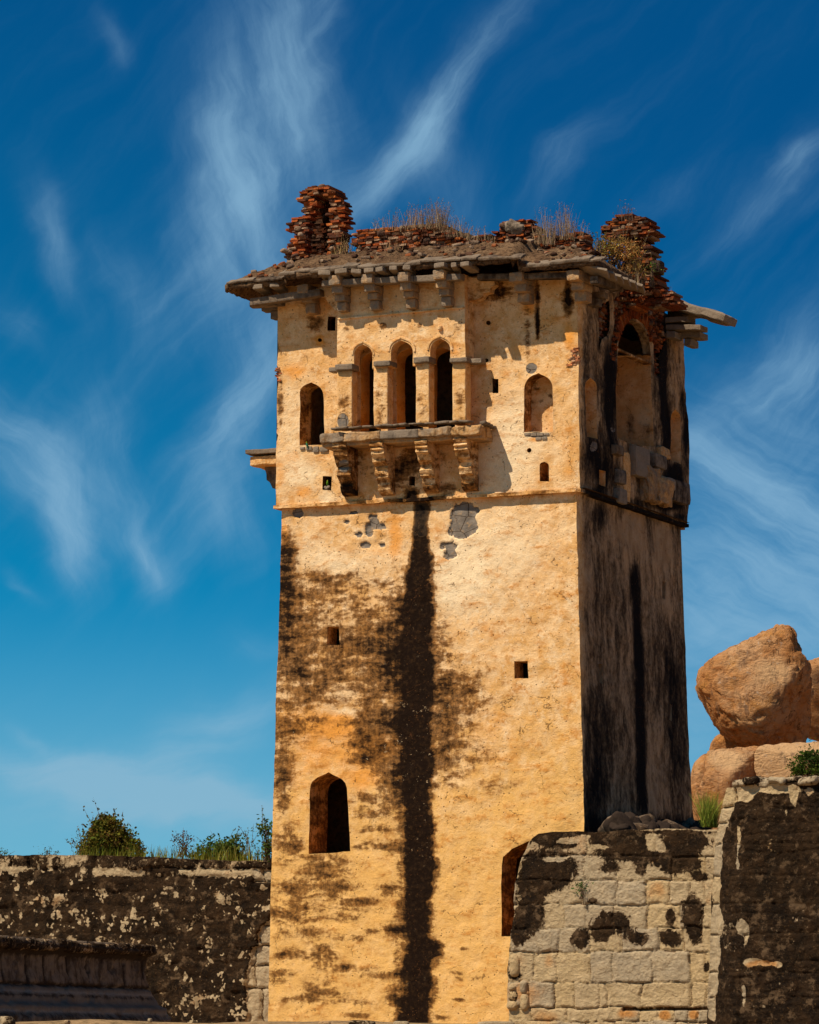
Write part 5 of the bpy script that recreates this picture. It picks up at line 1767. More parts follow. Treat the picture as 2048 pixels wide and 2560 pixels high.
# ---- dark enclosure wall running left from the tower
PW_ = front(2.2)
outW = zz_(z6, (-900, 398), (0, 404), (300, 404), (540, 406), (910, 416), (1200, 432), (1530, 442), (1660, 446), (1660, 1700), (-900, 1700))
rowsW = [(300, 484, [-700, -500, -330, -150, 72, 172, 330, 540, 720, 908, 1110, 1200, 1310, 1430, 1512]), (484, 556, [1432, 1488]), (556, 800, [1480]), (800, 915, [1465]), (915, 1032, [1432]), (1032, 1165, [1440]), (1165, 1400, [1475]), (1400, 1700, [1450])]
bfW = block_field(rowsW, z6, 25)
bound = np.array([(470, 1426), (556, 1430), (560, 1536), (770, 1530), (800, 1490), (850, 1462), (890, 1462), (912, 1474), (930, 1425), (1000, 1408), (1100, 1398), (1180, 1390), (1250, 1400), (1340, 1400), (1700, 1395)])


def pW(P):
    px = proj(P)
    return px[:, 0] / .4406, (px[:, 1] - 1960) / .4406, px


def bareW(x, y, P):
    e = np.interp(y, bound[:, 0], bound[:, 1]) + (fbm(P, 4, 3, .5, 70) - .5) * 40
    return ss(x - e, -4, 4) * (y > 484)


def relW(uv, P):
    x, y, px = pW(P)
    d, r1, r2 = bfW(px, P)
    top = y < np.interp(x, [0, 1530], [470, 490]) + (fbm(P, 3, 3, .5, 71) - .5) * 30
    bare = bareW(x, y, P)
    g = (1 - ss(d, .01, .06)) * np.maximum(top, bare)
    cd_, cr_ = courses(P, P[:, 0], .38, .7, 4)
    sub_ = (1 - bare) * (1 - top)
    return sub_ * (.045 * (cr_ - .5) - .022 * (1 - ss(cd_, .0, .07))) + .05 * top * (r1 + .2) - .08 * g - .10 * bare + .14 * (fbm(P, 1.8, 4, .6, 28) - .5) + .08 * (fbm(P, 6.5, 3, .6, 29) - .5)


def atW(P):
    x, y, px = pW(P)
    d, r1, r2 = bfW(px, P)
    bare = bareW(x, y, P)
    n1 = fbm(P, 1.5, 4, .6, 36)
    n4 = fbm(P * [1, 1, .8], 6.5, 4, .72, 61)
    strip = np.exp(-((y - np.interp(x, [0, 500, 900, 1530], [470, 495, 505, 500])) / 26) ** 2) * ss(fbm(P * [1, 1, .3], 1.6, 3, .5, 72), .38, .56)
    rowb = np.exp(-((y - 590) / 30) ** 2) + .8 * np.exp(-((y - 780) / 40) ** 2) + .3
    spots = ss(n4 + .06 * rowb + .16 * (fbm(P, .7, 3, .5, 66) - .5), .655, .70) * ss(x + y, 300, 600)
    top = ss(np.interp(x, [0, 1530], [468, 482]) - y, -6, 6)
    dk = 1.05 - 1.05 * np.clip(strip * (1 - top) + spots * (1 - top) * .9, 0, 1) - .28 * ss(n1, .48, .75)
    dk = dk - top * (.34 + .22 * ss(n1 + .3 * (r1 - .5), .45, .7))
    cd_, cr_ = courses(P, P[:, 0], .38, .7, 4)
    dk = dk - (1 - top) * (.30 * (cr_ > .74) * ss(n1, .42, .6) - .1 * (1 - ss(cd_, .01, .05)))
    dk = dk - (1 - top) * .55 * ss(fbm(P, 2.0, 5, .7, 85), .60, .68) * ss(cd_, .0, .05)
    dk = dk * (1 - bare)
    g = (1 - ss(d, .008, .035)) * np.maximum(bare, top * .8)
    return np.stack([np.clip(dk, 0, 1.2), g, .55 + .45 * bare * r1, .15 + .3 * ss(n1, .55, .8) * (1 - bare) - .1 * bare], 1)


lw = solid_wall('enclosure_wall', outW, PW_, .045, relW, atW, M_ST, 1.0, (-12, 2.2, 0), 'long dark crusted wall running from the left edge to the tower', 'wall', wamp=.05)

# ---- moulded stone plinth at the lower left, turned to the shade
PLA = R(17.0) - YAW * 0
pd = FWD * 0 + np.array([math.sin(R(17.0) - YAW), math.cos(R(17.0) - YAW), 0])   # runs away from us, a little to the right
P0 = front(-14.0).hit(z6(840, 918))                      # its far upper corner
PPL = Plane(P0, pd, (0, 0, 1))
if PPL.n @ (CAM - P0) < 0:
    PPL = Plane(P0, -pd, (0, 0, 1))
SGN = 1 if PPL.e1 @ pd > 0 else -1
zl = lambda x, y: PPL.uv(z6(x, y))[1]
z_top, z_m1, z_m2, z_d, z_b, z_bb = 0.0, zl(840, 985), zl(845, 1012), zl(850, 1163), zl(850, 1200), zl(930, 1340)
out_n = PPL.n
LEN = abs(PPL.uv(z6(-500, 830))[0])
prof = [(.12, z_top), (.16, z_top - .08), (.22, z_top * .5 + z_m1 * .5), (.14, z_m1 + .06), (.0, z_m1), (-.04, z_m2), (-.02, z_d * .55 + z_m2 * .45), (.03, z_d + .03), (-.03, z_d), (.06, z_d - .05), (.10, z_b), (.16, z_b - .08), (.2, z_b * .6 + z_bb * .4), (.36, z_b * .4 + z_bb * .6 + .02), (.37, z_bb + .12), (.5, z_bb), (.55, z_bb - 1.6)]
pr = densify(np.array(prof), .06, False)
us = np.arange(0, LEN, .09)
Vp, at = [], []
for i, u in enumerate(us):
    for (o_, zz) in pr:
        Vp.append(PPL.o - pd * u + out_n * o_ + np.array([0, 0, zz]))
Vp = np.array(Vp)
# the mouldings return at the far end
m_ = len(pr)
for j in range(m_):
    Vp[j] = Vp[j] + pd * (pr[j, 0] * .6)
jn = np.zeros(len(Vp))
rr = random.Random(6)
for (za, zb) in ((.1, z_m2), (z_m2, z_d)):
    u = rr.uniform(.1, .6)
    while u < LEN:
        uu = -(Vp - PPL.o) @ pd
        hh = Vp[:, 2] - PPL.o[2]
        jn = np.maximum(jn, (1 - ss(np.abs(uu - u + (fbm(Vp, 3, 2, .5, 3) - .5) * .1), .015, .05)) * (hh <= za) * (hh > zb))
        u += rr.uniform(.7, 1.5)
nrm = out_n
br = fbm(Vp, 2.4, 4, .6, 50)
Vp = Vp + nrm * (-.07 * jn + .12 * (br - .5) - .10 * ss(br, .6, .75))[:, None] + wob(Vp, .04, 3, 51)
Fp = [(i * m_ + j, i * m_ + j + 1, (i + 1) * m_ + j + 1, (i + 1) * m_ + j) for i in range(len(us) - 1) for j in range(m_ - 1)]
nb = len(Vp)
bk = [PPL.o - pd * u - out_n * 3.0 + np.array([0, 0, z_top + .02]) for u in us]
Vp = np.concatenate([Vp, bk])
Fp += [(i * m_, (i + 1) * m_, nb + i + 1, nb + i) for i in range(len(us) - 1)]
endb = [tuple(range(m_))]
hh = Vp[:, 2] - PPL.o[2]
dkp = .20 + .30 * (hh > z_m1 - .05) * (hh < -.05) + .35 * np.exp(-((hh - z_m1) / .08) ** 2) + .4 * np.exp(-((hh - z_d) / .05) ** 2) + .25 * (hh > z_d) + .02 * (hh < z_d - .03) + .35 * ss(z_bb + .18 - hh, 0, .15) * (hh > z_bb - .2)
jall = np.concatenate([jn, np.zeros(len(bk))])
pb = MB()
pb.add(Vp, Fp, np.stack([np.clip(dkp + .5 * jall + .5 * (np.exp(-((hh - z_b + .07) / .03) ** 2)), 0, 1.1), 0 * jall + .26, .0 + .2 * (hh < z_d - .03) + .5 * (np.exp(-((hh - z_b) / .035) ** 2) + np.exp(-((hh - z_bb - .13) / .03) ** 2)), 0 * hh], 1))  # dark creases and pale ledge edges painted in as shade and light
plv = [PPL.o + pd * .3 * 0 - out_n * 3.0 + np.array([0, 0, z_top + .02]), PPL.o - out_n * 3.0 + np.array([0, 0, -9])]
e0 = Vp[:m_]
pb.add(np.concatenate([e0, [PPL.o - out_n * 3.0 + np.array([0, 0, z_top + .02]), PPL.o - out_n * 3.0 + np.array([0, 0, pr[-1, 1]])]]), [tuple([m_, m_ + 1] + list(range(m_ - 1, -1, -1)))], (.4, 0, .6, 0))
pl_o = pb.build('stone_plinth', M_GR, None, True)
rebase(pl_o, (P0[0], P0[1], 0))
tag(pl_o, 'moulded stone plinth lying in shade at the lower left before the dark wall', 'plinth')
# its worn top blocks as a part
mb = MB()
u = .0
k = 0
while u < LEN:
    L = rr.uniform(.45, 1.0)
    c = PPL.o - pd * (u + L / 2) + out_n * (-.12) + np.array([0, 0, z_top - .12 + rr.uniform(-.02, .02)])
    V, F = rblock(c, (L - .02, .62, .22), rotm(rr.uniform(-.04, .04), rr.uniform(-.04, .04), math.atan2(pd[1], pd[0])), 8, .35, .045, 300 + k, 5)
    mb.add(V, F, (.46 + .3 * rr.random(), 0, .8, .4))
    u += L
    k += 1
adopt(mb.build('coping', M_ST, None, True, 'broken rounded stones along the top of the plinth'), pl_o)

# ------------------------------------------------------------------ ground
gv, gf = [], []
rings = [0, 20, 45, 70, 95, 120, 160, 220, 320, 500, 900, 1600, 3000]
nseg = 72
for r_ in rings[1:]:
    for k in range(nseg):
        a = 2 * math.pi * k / nseg
        gv.append((CAM[0] + r_ * math.cos(a), CAM[1] + r_ * math.sin(a), 0.0))
gv.append((CAM[0], CAM[1], 0))
for j in range(len(rings) - 2):
    for k in range(nseg):
        gf.append((j * nseg + k, j * nseg + (k + 1) % nseg, (j + 1) * nseg + (k + 1) % nseg, (j + 1) * nseg + k))
for k in range(nseg):
    gf.append((len(gv) - 1, k, (k + 1) % nseg))
gnd = mkmesh('ground', gv, gf, M_GROUND, None, False)
gnd['kind'] = 'structure'

# low earth bank across the foreground, its crest just above eye level
def bank(name, mat, dist, crest_px, w0, w1, seed, amp, dx=.12):
    pc_ = CAM + FWD * np.array([1, 1, 0]) / np.linalg.norm(FWD[:2]) * dist
    xs_ = np.arange(w0, w1, dx)
    ys_ = np.concatenate([np.linspace(-7, -1, 10), np.linspace(-.8, 1.6, 22), np.linspace(2, 7, 8)])
    V = []
    for yv in ys_:
        for xv in xs_:
            p = pc_ + RGT * xv + np.array([FWD[0], FWD[1], 0]) * yv
            V.append((p[0], p[1], 0))
    V = np.array(V)
    xx = np.tile(xs_, len(ys_))
    yy_ = np.repeat(ys_, len(xs_))
    pxx = PW / 2 + FPX * xx / (dist * 1.008)
    crest = np.interp(pxx, [c[0] for c in crest_px], [c[1] for c in crest_px])
    zc = CAM[2] + (2620 - crest) / 10585 * dist
    h = np.where(yy_ < 0, ss(yy_, -7, 0), 1 - ss(yy_, .8, 6.5))
    V[:, 2] = zc * h + amp * (fbm(V, 1.6, 5, .6, seed) - .5) * ss(h, 0, .5) - .02
    n = len(xs_)
    F = [(j * n + i, j * n + i + 1, (j + 1) * n + i + 1, (j + 1) * n + i) for j in range(len(ys_) - 1) for i in range(n - 1)]
    o = mkmesh(name, V, F, mat, None, True)
    o['kind'] = 'structure'
    return o


CREST = [(-400, 2558), (0, 2556), (60, 2554), (150, 2550), (240, 2546), (330, 2549), (430, 2553), (560, 2555), (680, 2553), (820, 2551), (900, 2550), (1000, 2554), (1150, 2557), (1300, 2559), (1700, 2562), (2500, 2562)]
bank('earth_bank', M_BANK, 62.0, CREST, -12, 12, 3, .05, .09)
# ground behind the left wall, from which the bushes grow
bv = []
for j, (yy_, zz) in enumerate([(3.1, 0), (3.12, 1), (9, 1.05), (16, .9), (30, .0)]):
    for x_ in np.linspace(-45, XL - .3, 40):
        q = PW_.hit(z6(0, 410))
        bv.append((x_, yy_, (q[2] - .35) * zz + (.15 * math.sin(x_ * 1.3) if zz else 0)))
bf_ = [(j * 40 + i, j * 40 + i + 1, (j + 1) * 40 + i + 1, (j + 1) * 40 + i) for j in range(4) for i in range(39)]
bb_ = mkmesh('terrain', bv, bf_, M_BANK, None, True)
bb_['kind'] = 'structure'

# stones lying along the bank
rr = random.Random(17)
gd = math.hypot(FWD[0], FWD[1])
for k, (px_, py_, w_, h_, lab) in enumerate([(8, 2549, 58, 24, 'grey squared stone at the lower left corner of the picture'), (168, 2553, 12, 6, 'small orange stone on the earth bank below the plinth'), (375, 2548, 9, 6, 'pale pebble on the earth bank near the end of the plinth'),
                                            (905, 2555, 66, 9, 'dark flat stone on the bank left of the black streak'), (1003, 2556, 40, 8, 'pale flat stone on the bank under the black streak'), (812, 2556, 30, 8, 'reddish stone on the bank below the left doorway'),
                                            (1240, 2557, 90, 8, 'long grey slab on the bank before the block wall')]):
    d_ = 61.0 - (k == 0) * 2
    q = CAM + ray(px_, py_) * d_ * 1.0
    V, F = rblock((q[0], q[1], q[2] - h_ * .003), (w_ * d_ / 10500, .35, h_ * 1.8 * d_ / 10500), rotm(0, 0, YAW), 6, .4, .012, 20 + k)
    m1 = MB()
    m1.add(V, F, (.5 if k in (0, 3) else .1, 0, .6, .5 if k in (1, 5) else .05))
    o = m1.build('stone', M_ST, None, True)
    rebase(o, (q[0], q[1], q[2] - h_ * .01))
    tag(o, lab, 'stone')

# ------------------------------------------------------------------ boulders
def boulder(name, pts, dist, z, label, seed, depth=1.0, cuts=(), pale=(), amp=.035, sub=5, dark=(), soft=.10):
    """a rock whose outline was measured on the photo, given its own distance, real size and depth"""
    P2 = np.array([z(*p) for p in pts], float)
    c = P2.mean(0)
    k = dist / 10500.0
    q0 = CAM + ray(*c) * dist
    rel = (P2 - c) * k
    rel[:, 1] *= -1
    th = np.arctan2(rel[:, 1], rel[:, 0])
    rd = np.hypot(rel[:, 0], rel[:, 1])
    o_ = np.argsort(th)
    th, rd = th[o_], rd[o_]
    bm = bmesh.new()
    bmesh.ops.create_icosphere(bm, subdivisions=sub, radius=1.0)
    S = np.array([v.co[:] for v in bm.verts])
    F = [[l.vert.index for l in f.loops] for f in bm.faces]
    bm.free()
    a = np.arctan2(S[:, 1], S[:, 0])
    Rr = np.interp(a, np.concatenate([th - 2 * math.pi, th, th + 2 * math.pi]), np.tile(rd, 3))
    e = np.hypot(S[:, 0], S[:, 1])
    rm = rd.mean()
    f = e ** .42
    X = np.cos(a) * Rr * f
    Y = np.sin(a) * Rr * f
    Zd = S[:, 2] * rm * depth * .85
    L = np.stack([X, Y, Zd], 1)
    for (nx_, ny_, nz_, off) in cuts:                    # broken faces
        n_ = np.array([nx_, ny_, nz_], float)
        n_ /= np.linalg.norm(n_)
        s = L @ n_ - off * rm
        sf = .5 * (s + np.sqrt(s * s + (soft * rm) ** 2))
        L = L - np.outer(sf * .92, n_)
    d = fbm(L + seed * 5, 1.1 / rm * 2, 5, .55, seed) - .5
    L = L * (1 + amp * 2.2 * d)[:, None]
    d2 = fbm(L * [1, 1.5, 1] + seed * 3, 4.5 / rm * 2, 4, .6, seed + 3) - .5
    L = L * (1 + amp * .8 * d2)[:, None]
    d3 = np.abs(fbm(L * [1, 1, 1.2] + seed * 9, 1.5 / rm * 2, 4, .55, seed + 9) - .5)
    L = L * (1 - .9 * amp * ss(.07 - d3, 0, .07))[:, None]
    d4 = fbm(L + seed * 2, 2.0 / rm * 2, 3, .5, seed + 12)
    L = L * (1 + .6 * amp * ss(d4, .5, .54))[:, None]
    back = -np.array([FWD[0], FWD[1], 0]) / gd
    Wp = q0 + L[:, :1] * RGT + L[:, 1:2] * np.array([0, 0, 1.0]) + L[:, 2:3] * back
    px = proj(Wp)
    at = np.stack([gmap(px, gz(z8, pale)) if len(pale) else px[:, 0] * 0, gmap(px, gz(z8, dark)) if len(dark) else px[:, 0] * 0, px[:, 0] * 0, px[:, 0] * 0], 1)
    o = mkmesh(name, Wp, F, M_BO, None, True, {'mA': at})
    rebase(o, (q0[0], q0[1], Wp[:, 2].min()))
    tag(o, label, 'boulder')
    return o


big_pts = [(298, 790), (318, 690), (345, 615), (400, 558), (480, 500), (560, 455), (660, 405), (760, 358), (860, 312), (960, 265), (1010, 242), (1060, 231), (1115, 236), (1150, 262), (1185, 330), (1222, 440), (1260, 520), (1292, 590), (1312, 690), (1330, 800),
           (1342, 930), (1362, 1060), (1425, 1240), (1420, 1335), (1300, 1345), (1120, 1306), (990, 1312), (880, 1322), (800, 1318), (740, 1295), (640, 1250), (560, 1212), (500, 1160), (450, 1090), (410, 1020), (380, 955), (350, 890), (318, 835)]
boulder('boulder', big_pts, 150, z8, 'huge rounded orange boulder balanced on top of the rock pile', 3, 1.0,
        cuts=[(.74, -.46, .48, .70), (-.20, .25, .95, .74)], amp=.05, sub=6,
        pale=[(1000, 640, 240, 170, .75), (760, 1080, 230, 110, .55), (640, 560, 130, 70, .4)], dark=[(640, 740, 180, 90, .5), (830, 880, 140, 80, .5), (760, 470, 30, 120, .5), (540, 1150, 120, 40, .4)])
boulder('boulder', [(1280, 560), (1330, 545), (1395, 520), (1480, 490), (1620, 560), (1700, 800), (1650, 1150), (1500, 1270), (1380, 1262), (1300, 1240), (1290, 1000), (1275, 800)], 156, z8,
        'partly seen boulder at the right edge beside the balanced one', 5, 1.0, cuts=[(.15, -.3, .95, .45)], sub=5)
boulder('boulder', [(412, 1365), (420, 1300), (450, 1245), (520, 1200), (640, 1200), (760, 1240), (830, 1280), (820, 1330), (640, 1370), (480, 1376)], 152, z8,
        'small flat boulder wedged under the left of the balanced one', 7, 1.2, sub=5)
boulder('boulder', [(245, 1660), (250, 1580), (262, 1510), (295, 1440), (330, 1410), (388, 1382), (460, 1380), (560, 1500), (520, 1800), (430, 2100), (300, 2100), (258, 1900)], 149, z8,
        'grey-brown boulder peeping out beside the tower corner', 9, 1.0, sub=5, pale=[(330, 1480, 60, 90, .4)])
boulder('boulder', [(372, 1420), (400, 1362), (480, 1346), (600, 1336), (720, 1330), (830, 1312), (875, 1330), (870, 1500), (845, 1600), (800, 1900), (600, 2150), (330, 2150), (262, 2000), (268, 1830), (320, 1690), (350, 1600), (374, 1540)], 146, z8,
        'broad orange boulder carrying the left of the rock pile', 11, .9, cuts=[(-.15, .5, .85, .36), (.55, -.2, .8, .42), (-.5, -.2, .8, .5)], pale=[(560, 1430, 190, 110, 1.0)], sub=6, soft=.03)
boulder('boulder', [(835, 1330), (880, 1300), (1000, 1290), (1150, 1276), (1300, 1268), (1500, 1266), (1700, 1290), (1720, 1500), (1600, 1800), (1200, 1850), (900, 1800), (840, 1600)], 146, z8,
        'pale slab of rock under the balanced boulder', 13, .8, cuts=[(0, .85, .5, .30), (-.35, -.1, .93, .36), (.4, -.1, .9, .36)], pale=[(1100, 1440, 500, 220, 1.2)], sub=6, soft=.03)
boulder('boulder', [(340, 2035), (360, 2005), (400, 1990), (440, 1995), (450, 2040), (400, 2060)], 120, z8, 'small reddish rock behind the junction of tower and block wall', 15, 1.0, sub=4)
# the rock hill they stand on
hv, hf = [], []
hc = CAM + ray(1950, 2000) * 152
for j in range(14):
    for i in range(40):
        a = 2 * math.pi * i / 40
        r_ = 3 + 26 * (j / 13) ** 1.2
        hgt = hc[2] * (1 - ss(j / 13, .05, 1.0)) * 1.0
        hv.append((hc[0] + r_ * math.cos(a), hc[1] + r_ * math.sin(a) + 3, hgt))
hv = np.array(hv)
hv = hv + wob(hv, .9, .3, 5) * [[1, 1, 1]]
for j in range(13):
    for i in range(40):
        hf.append((j * 40 + i, (j + 1) * 40 + i, (j + 1) * 40 + (i + 1) % 40, j * 40 + (i + 1) % 40))
hf.append(tuple(range(40)))
hl = mkmesh('hill', hv, hf, M_BO, None, True)
hl['kind'] = 'structure'
# ------------------------------------------------------------------ plants
def blade(mb, p, hgt, w, lean, rr, col, segs=4, curve=.3):
    """one thin stalk"""
    az = rr.uniform(0, 2 * math.pi)
    d = np.array([math.cos(az), math.sin(az), 0])
    sd = np.array([-d[1], d[0], 0]) * w
    # turn the flat side at random
    t2 = rr.uniform(0, math.pi)
    sd = np.array([math.cos(t2), math.sin(t2), 0]) * w
    V, F = [], []
    for k in range(segs + 1):
        t = k / segs
        c = np.asarray(p) + d * hgt * lean * (t + curve * t * t) + np.array([0, 0, hgt * t * (1 - .25 * lean * t)])
        ww = (1 - t * .85)
        V += [c - sd * ww, c + sd * ww]
    for k in range(segs):
        F.append((2 * k, 2 * k + 1, 2 * k + 3, 2 * k + 2))
    mb.add(V, F, (*col, 1))
    return V[-1]


def tube(mb, a, b, r0, r1, col, n=5, bend=None):
    a, b = np.asarray(a, float), np.asarray(b, float)
    ax = (b - a) / max(np.linalg.norm(b - a), 1e-6)
    u = np.cross(ax, [0.3, .2, 1.0] if abs(ax[2]) < .9 else [1, 0, 0])
    u /= np.linalg.norm(u)
    v = np.cross(ax, u)
    V, F = [], []
    for k in range(4):
        t = k / 3
        c = a + (b - a) * t + (0 if bend is None else np.asarray(bend) * math.sin(t * math.pi))
        for i in range(n):
            an = 2 * math.pi * i / n
            V.append(c + (u * math.cos(an) + v * math.sin(an)) * (r0 + (r1 - r0) * t))
    for k in range(3):
        for i in range(n):
            F.append((k * n + i, k * n + (i + 1) % n, (k + 1) * n + (i + 1) % n, (k + 1) * n + i))
    mb.add(V, F, (*col, 1))


def leaf(mb, p, L, w, rr, col, up=.3):
    d = np.array([rr.gauss(0, 1), rr.gauss(0, 1), rr.gauss(up, .8)])
    d /= np.linalg.norm(d)
    s = np.cross(d, [rr.gauss(0, 1), rr.gauss(0, 1), rr.gauss(0, 1)])
    s /= max(np.linalg.norm(s), 1e-6)
    p = np.asarray(p)
    n_ = np.cross(d, s)
    mb.add([p, p + d * L * .5 + s * w, p + d * L + n_ * L * .12, p + d * L * .5 - s * w], [(0, 1, 2, 3)], (*col, 1))


def jitc(c, rr, a=.25):
    k = rr.uniform(1 - a, 1 + a)
    return tuple(min(1, x * k * rr.uniform(.9, 1.1)) for x in c)


STRAW = [(.40, .26, .14), (.32, .20, .11), (.24, .14, .08), (.48, .33, .19)]


def tuft(name, pl, z, x0, x1, y_base, y_top, n, label, seed, cols=STRAW, w=.006, dep=.35, lean=.22, seeds=True, cat='dry grass', group='dry grass on the roof'):
    rr = random.Random(seed)
    mb = MB()
    a, b = pl.hit(z(x0, y_base)), pl.hit(z(x1, y_base))
    h = (pl.hit(z((x0 + x1) / 2, y_top)) - pl.hit(z((x0 + x1) / 2, y_base)))[2]
    for i in range(n):
        t = rr.random()
        bell = math.sin(math.pi * min(max(t, .02), .98)) ** .5
        p = a + (b - a) * t + np.array([0, rr.uniform(-dep, dep), -.12])
        hh = (h * bell + .12) * rr.uniform(.35, 1.08)
        c = jitc(rr.choice(cols), rr)
        tip = blade(mb, p, hh, w * rr.uniform(.6, 1.3), lean * rr.uniform(.2, 1.2), rr, c)
        if seeds and rr.random() < .55:
            for _ in range(3):
                q = np.asarray(tip) - np.array([rr.uniform(-.02, .02), rr.uniform(-.02, .02), rr.uniform(0, .3) * hh])
                leaf(mb, q, .05 * rr.uniform(.6, 1.5), .008, rr, jitc((.30, .18, .10), rr), .8)
        if rr.random() < .3:
            q0 = p + np.array([0, 0, hh * rr.uniform(.3, .6)])
            blade(mb, q0, hh * .4, w * .5, lean * 2.5, rr, c, 2)
    o = mb.build(name, M_STRAW, None)
    base = (a + b) / 2
    rebase(o, tuple(base))
    return tag(o, label, cat, group)


pr_ = front(.45)
tuft('dry_grass', pr_, z1, 985, 1070, 318, 232, 45, 'thin dry grass at the left end of the long brick parapet', 1)
tuft('dry_grass', pr_, z1, 1075, 1170, 312, 205, 45, 'sparse dry stalks on the left part of the brick parapet', 2)
tuft('dry_grass', pr_, z1, 1165, 1290, 298, 148, 130, 'tall dry grass clump in the middle of the brick parapet', 3)
tuft('dry_grass', pr_, z1, 1290, 1440, 300, 138, 260, 'densest and tallest dry grass clump on the brick parapet', 4)
tuft('dry_grass', pr_, z1, 1430, 1560, 350, 232, 90, 'dry grass leaning over the right end of the brick parapet', 5)
tuft('dry_grass', pr_, z1, 1540, 1700, 375, 285, 80, 'low dry weeds above the dark rubble left of the mortar heap', 6)
tuft('dry_grass', front(.7), z2, 495, 620, 400, 190, 170, 'tall wispy dry stalks just right of the mortar heap', 7, lean=.16)
tuft('dry_grass', front(.7), z2, 590, 740, 370, 165, 190, 'tallest dry stalks above the crumbled right courses', 8, lean=.16)
tuft('dry_grass', front(.7), z2, 730, 810, 345, 270, 40, 'short dry stalks at the end of the crumbled courses', 9)
tuft('dry_grass', front(3.0), z2, 1000, 1095, 245, 148, 40, 'few dark dead stalks on top of the leaning brick stump', 10, cols=[(.10, .07, .05), (.16, .10, .07)], w=.007)
tuft('dry_grass', front(.1), z1, 740, 850, 480, 355, 110, 'straw-coloured grass between turret and parapet', 11, cols=[(.55, .36, .15), (.42, .26, .10)], lean=.4)
tuft('dry_grass', front(-.4), z1, 1040, 1140, 435, 350, 30, 'thin creeper stalks hanging before the parapet bricks', 12, cols=[(.45, .25, .12)])


def shrub_mass(name, pl, z, poly, n, label, seed, cols, cat, L=.10, W=.03, dep=.6, group=None, twigs=20, twigc=(.2, .13, .08), up=.3, edge_thin=.5, blades=0, bcols=None, sub=None):
    """leaves spread through the volume behind an outline, thinner towards its edge, on twigs rising from the base"""
    rr = random.Random(seed)
    ou = pl.uvs([z(*p) for p in poly])
    lo, hi = ou.min(0), ou.max(0)
    crown, stems = MB(), MB()
    cx = (lo[0] + hi[0]) / 2
    base = pl.xyz([[cx, lo[1]]])[0]
    cl = []
    tries = 0
    while len(cl) < max(10, n // 24) and tries < 9000:
        tries += 1
        q = np.array([[rr.uniform(lo[0], hi[0]), rr.uniform(lo[1], hi[1])]])
        w_ = fbm(np.array([[q[0][0], q[0][1], seed]]) , 2.2, 3, .6, seed)[0] - .5
        q2 = q + (q - (lo + hi) / 2) * w_ * 1.3
        if inpoly(q2, ou)[0]:
            cl.append((q[0], dpoly(q, ou)[0]))
    for (q, d) in cl:
        dd = min(dep, d * 1.5 + .06)
        c = pl.xyz([q])[0] - pl.n * rr.uniform(-dd, dd)
        m_ = rr.randint(16, 32) if d > .12 else int(20 * edge_thin)
        tone = jitc(rr.choice(cols), rr, .4)
        sg = rr.uniform(.05, .13)
        for _ in range(m_):
            p = c + np.array([rr.gauss(0, sg), rr.gauss(0, sg), rr.gauss(0, sg * .8)])
            leaf(crown, p, L * rr.uniform(.4, 1.4), W * rr.uniform(.7, 1.2), rr, jitc(tone, rr), up)
    pick = [cl[i] for i in range(0, len(cl), max(1, len(cl) // twigs))]
    for (q, d) in pick:
        c = pl.xyz([q])[0]
        b0 = base + np.array([rr.uniform(-.3, .3) * (hi[0] - lo[0]), rr.uniform(-.2, .2), -.2])
        tube(stems, b0, c, .016, .005, jitc(twigc, rr), 4, (rr.uniform(-.08, .08), 0, rr.uniform(-.03, .06)))
    for _ in range(twigs // 2):                              # shoots standing clear of the crown
        (q, d) = rr.choice(cl)
        c = pl.xyz([q])[0] - pl.n * rr.uniform(-dep, dep) * .5
        e = c + (c - base) / max(np.linalg.norm(c - base), .1) * rr.uniform(.2, .65) * min(1.0, (hi[1] - lo[1])) + np.array([rr.gauss(0, .08), rr.gauss(0, .08), rr.uniform(0, .1)])
        tube(stems, c, e, .007, .003, jitc(twigc, rr), 3)
        for _k in range(rr.randint(2, 7)):
            leaf(crown, c + (e - c) * rr.uniform(.3, 1.05), L * rr.uniform(.4, .9), W * .7, rr, jitc(rr.choice(cols), rr), up)
    for _ in range(blades):
        t = rr.random()
        b0 = pl.xyz([[lo[0] + (hi[0] - lo[0]) * t, lo[1]]])[0] + np.array([0, rr.uniform(-.5, .3), -.15])
        blade(crown, b0, (hi[1] - lo[1]) * rr.uniform(.25, .6), .009, .35 * rr.random(), rr, jitc(rr.choice(bcols), rr))
    root = empty(name, tuple(base), label, cat, group)
    adopt(crown.build('crown', M_LEAF), root)
    if twigs:
        adopt(stems.build('stem', M_BARK), root)
    return root


GR1 = [(.12, .12, .014), (.17, .14, .018), (.08, .085, .01), (.22, .17, .025)]
GR2 = [(.055, .095, .016), (.08, .125, .02), (.11, .13, .025)]
RED = [(.13, .055, .03), (.09, .05, .025), (.10, .08, .02)]
YEL = [(.30, .30, .04), (.22, .26, .03), (.34, .28, .06)]
pbk = front(4.6)
shrub_mass('bush', pbk, z6, [(470, 415), (490, 330), (530, 260), (545, 200), (590, 160), (640, 165), (680, 200), (700, 245), (740, 300), (775, 345), (805, 385), (810, 430)], 8200,
           'large round bush with brown tips growing above the dark left wall', 1, GR1 + [(.14, .075, .02)], 'bush', .11, .034, .9, None, 40, blades=300, bcols=YEL)
shrub_mass('bush', pbk, z6, [(405, 420), (412, 370), (430, 330), (418, 300), (455, 270), (470, 285), (500, 240), (522, 235), (520, 290), (500, 330), (480, 420)], 420,
           'thin twiggy sapling leaning out at the left of the large bush', 2, RED + GR1, 'bush', .08, .024, .3, None, 22, edge_thin=.4)
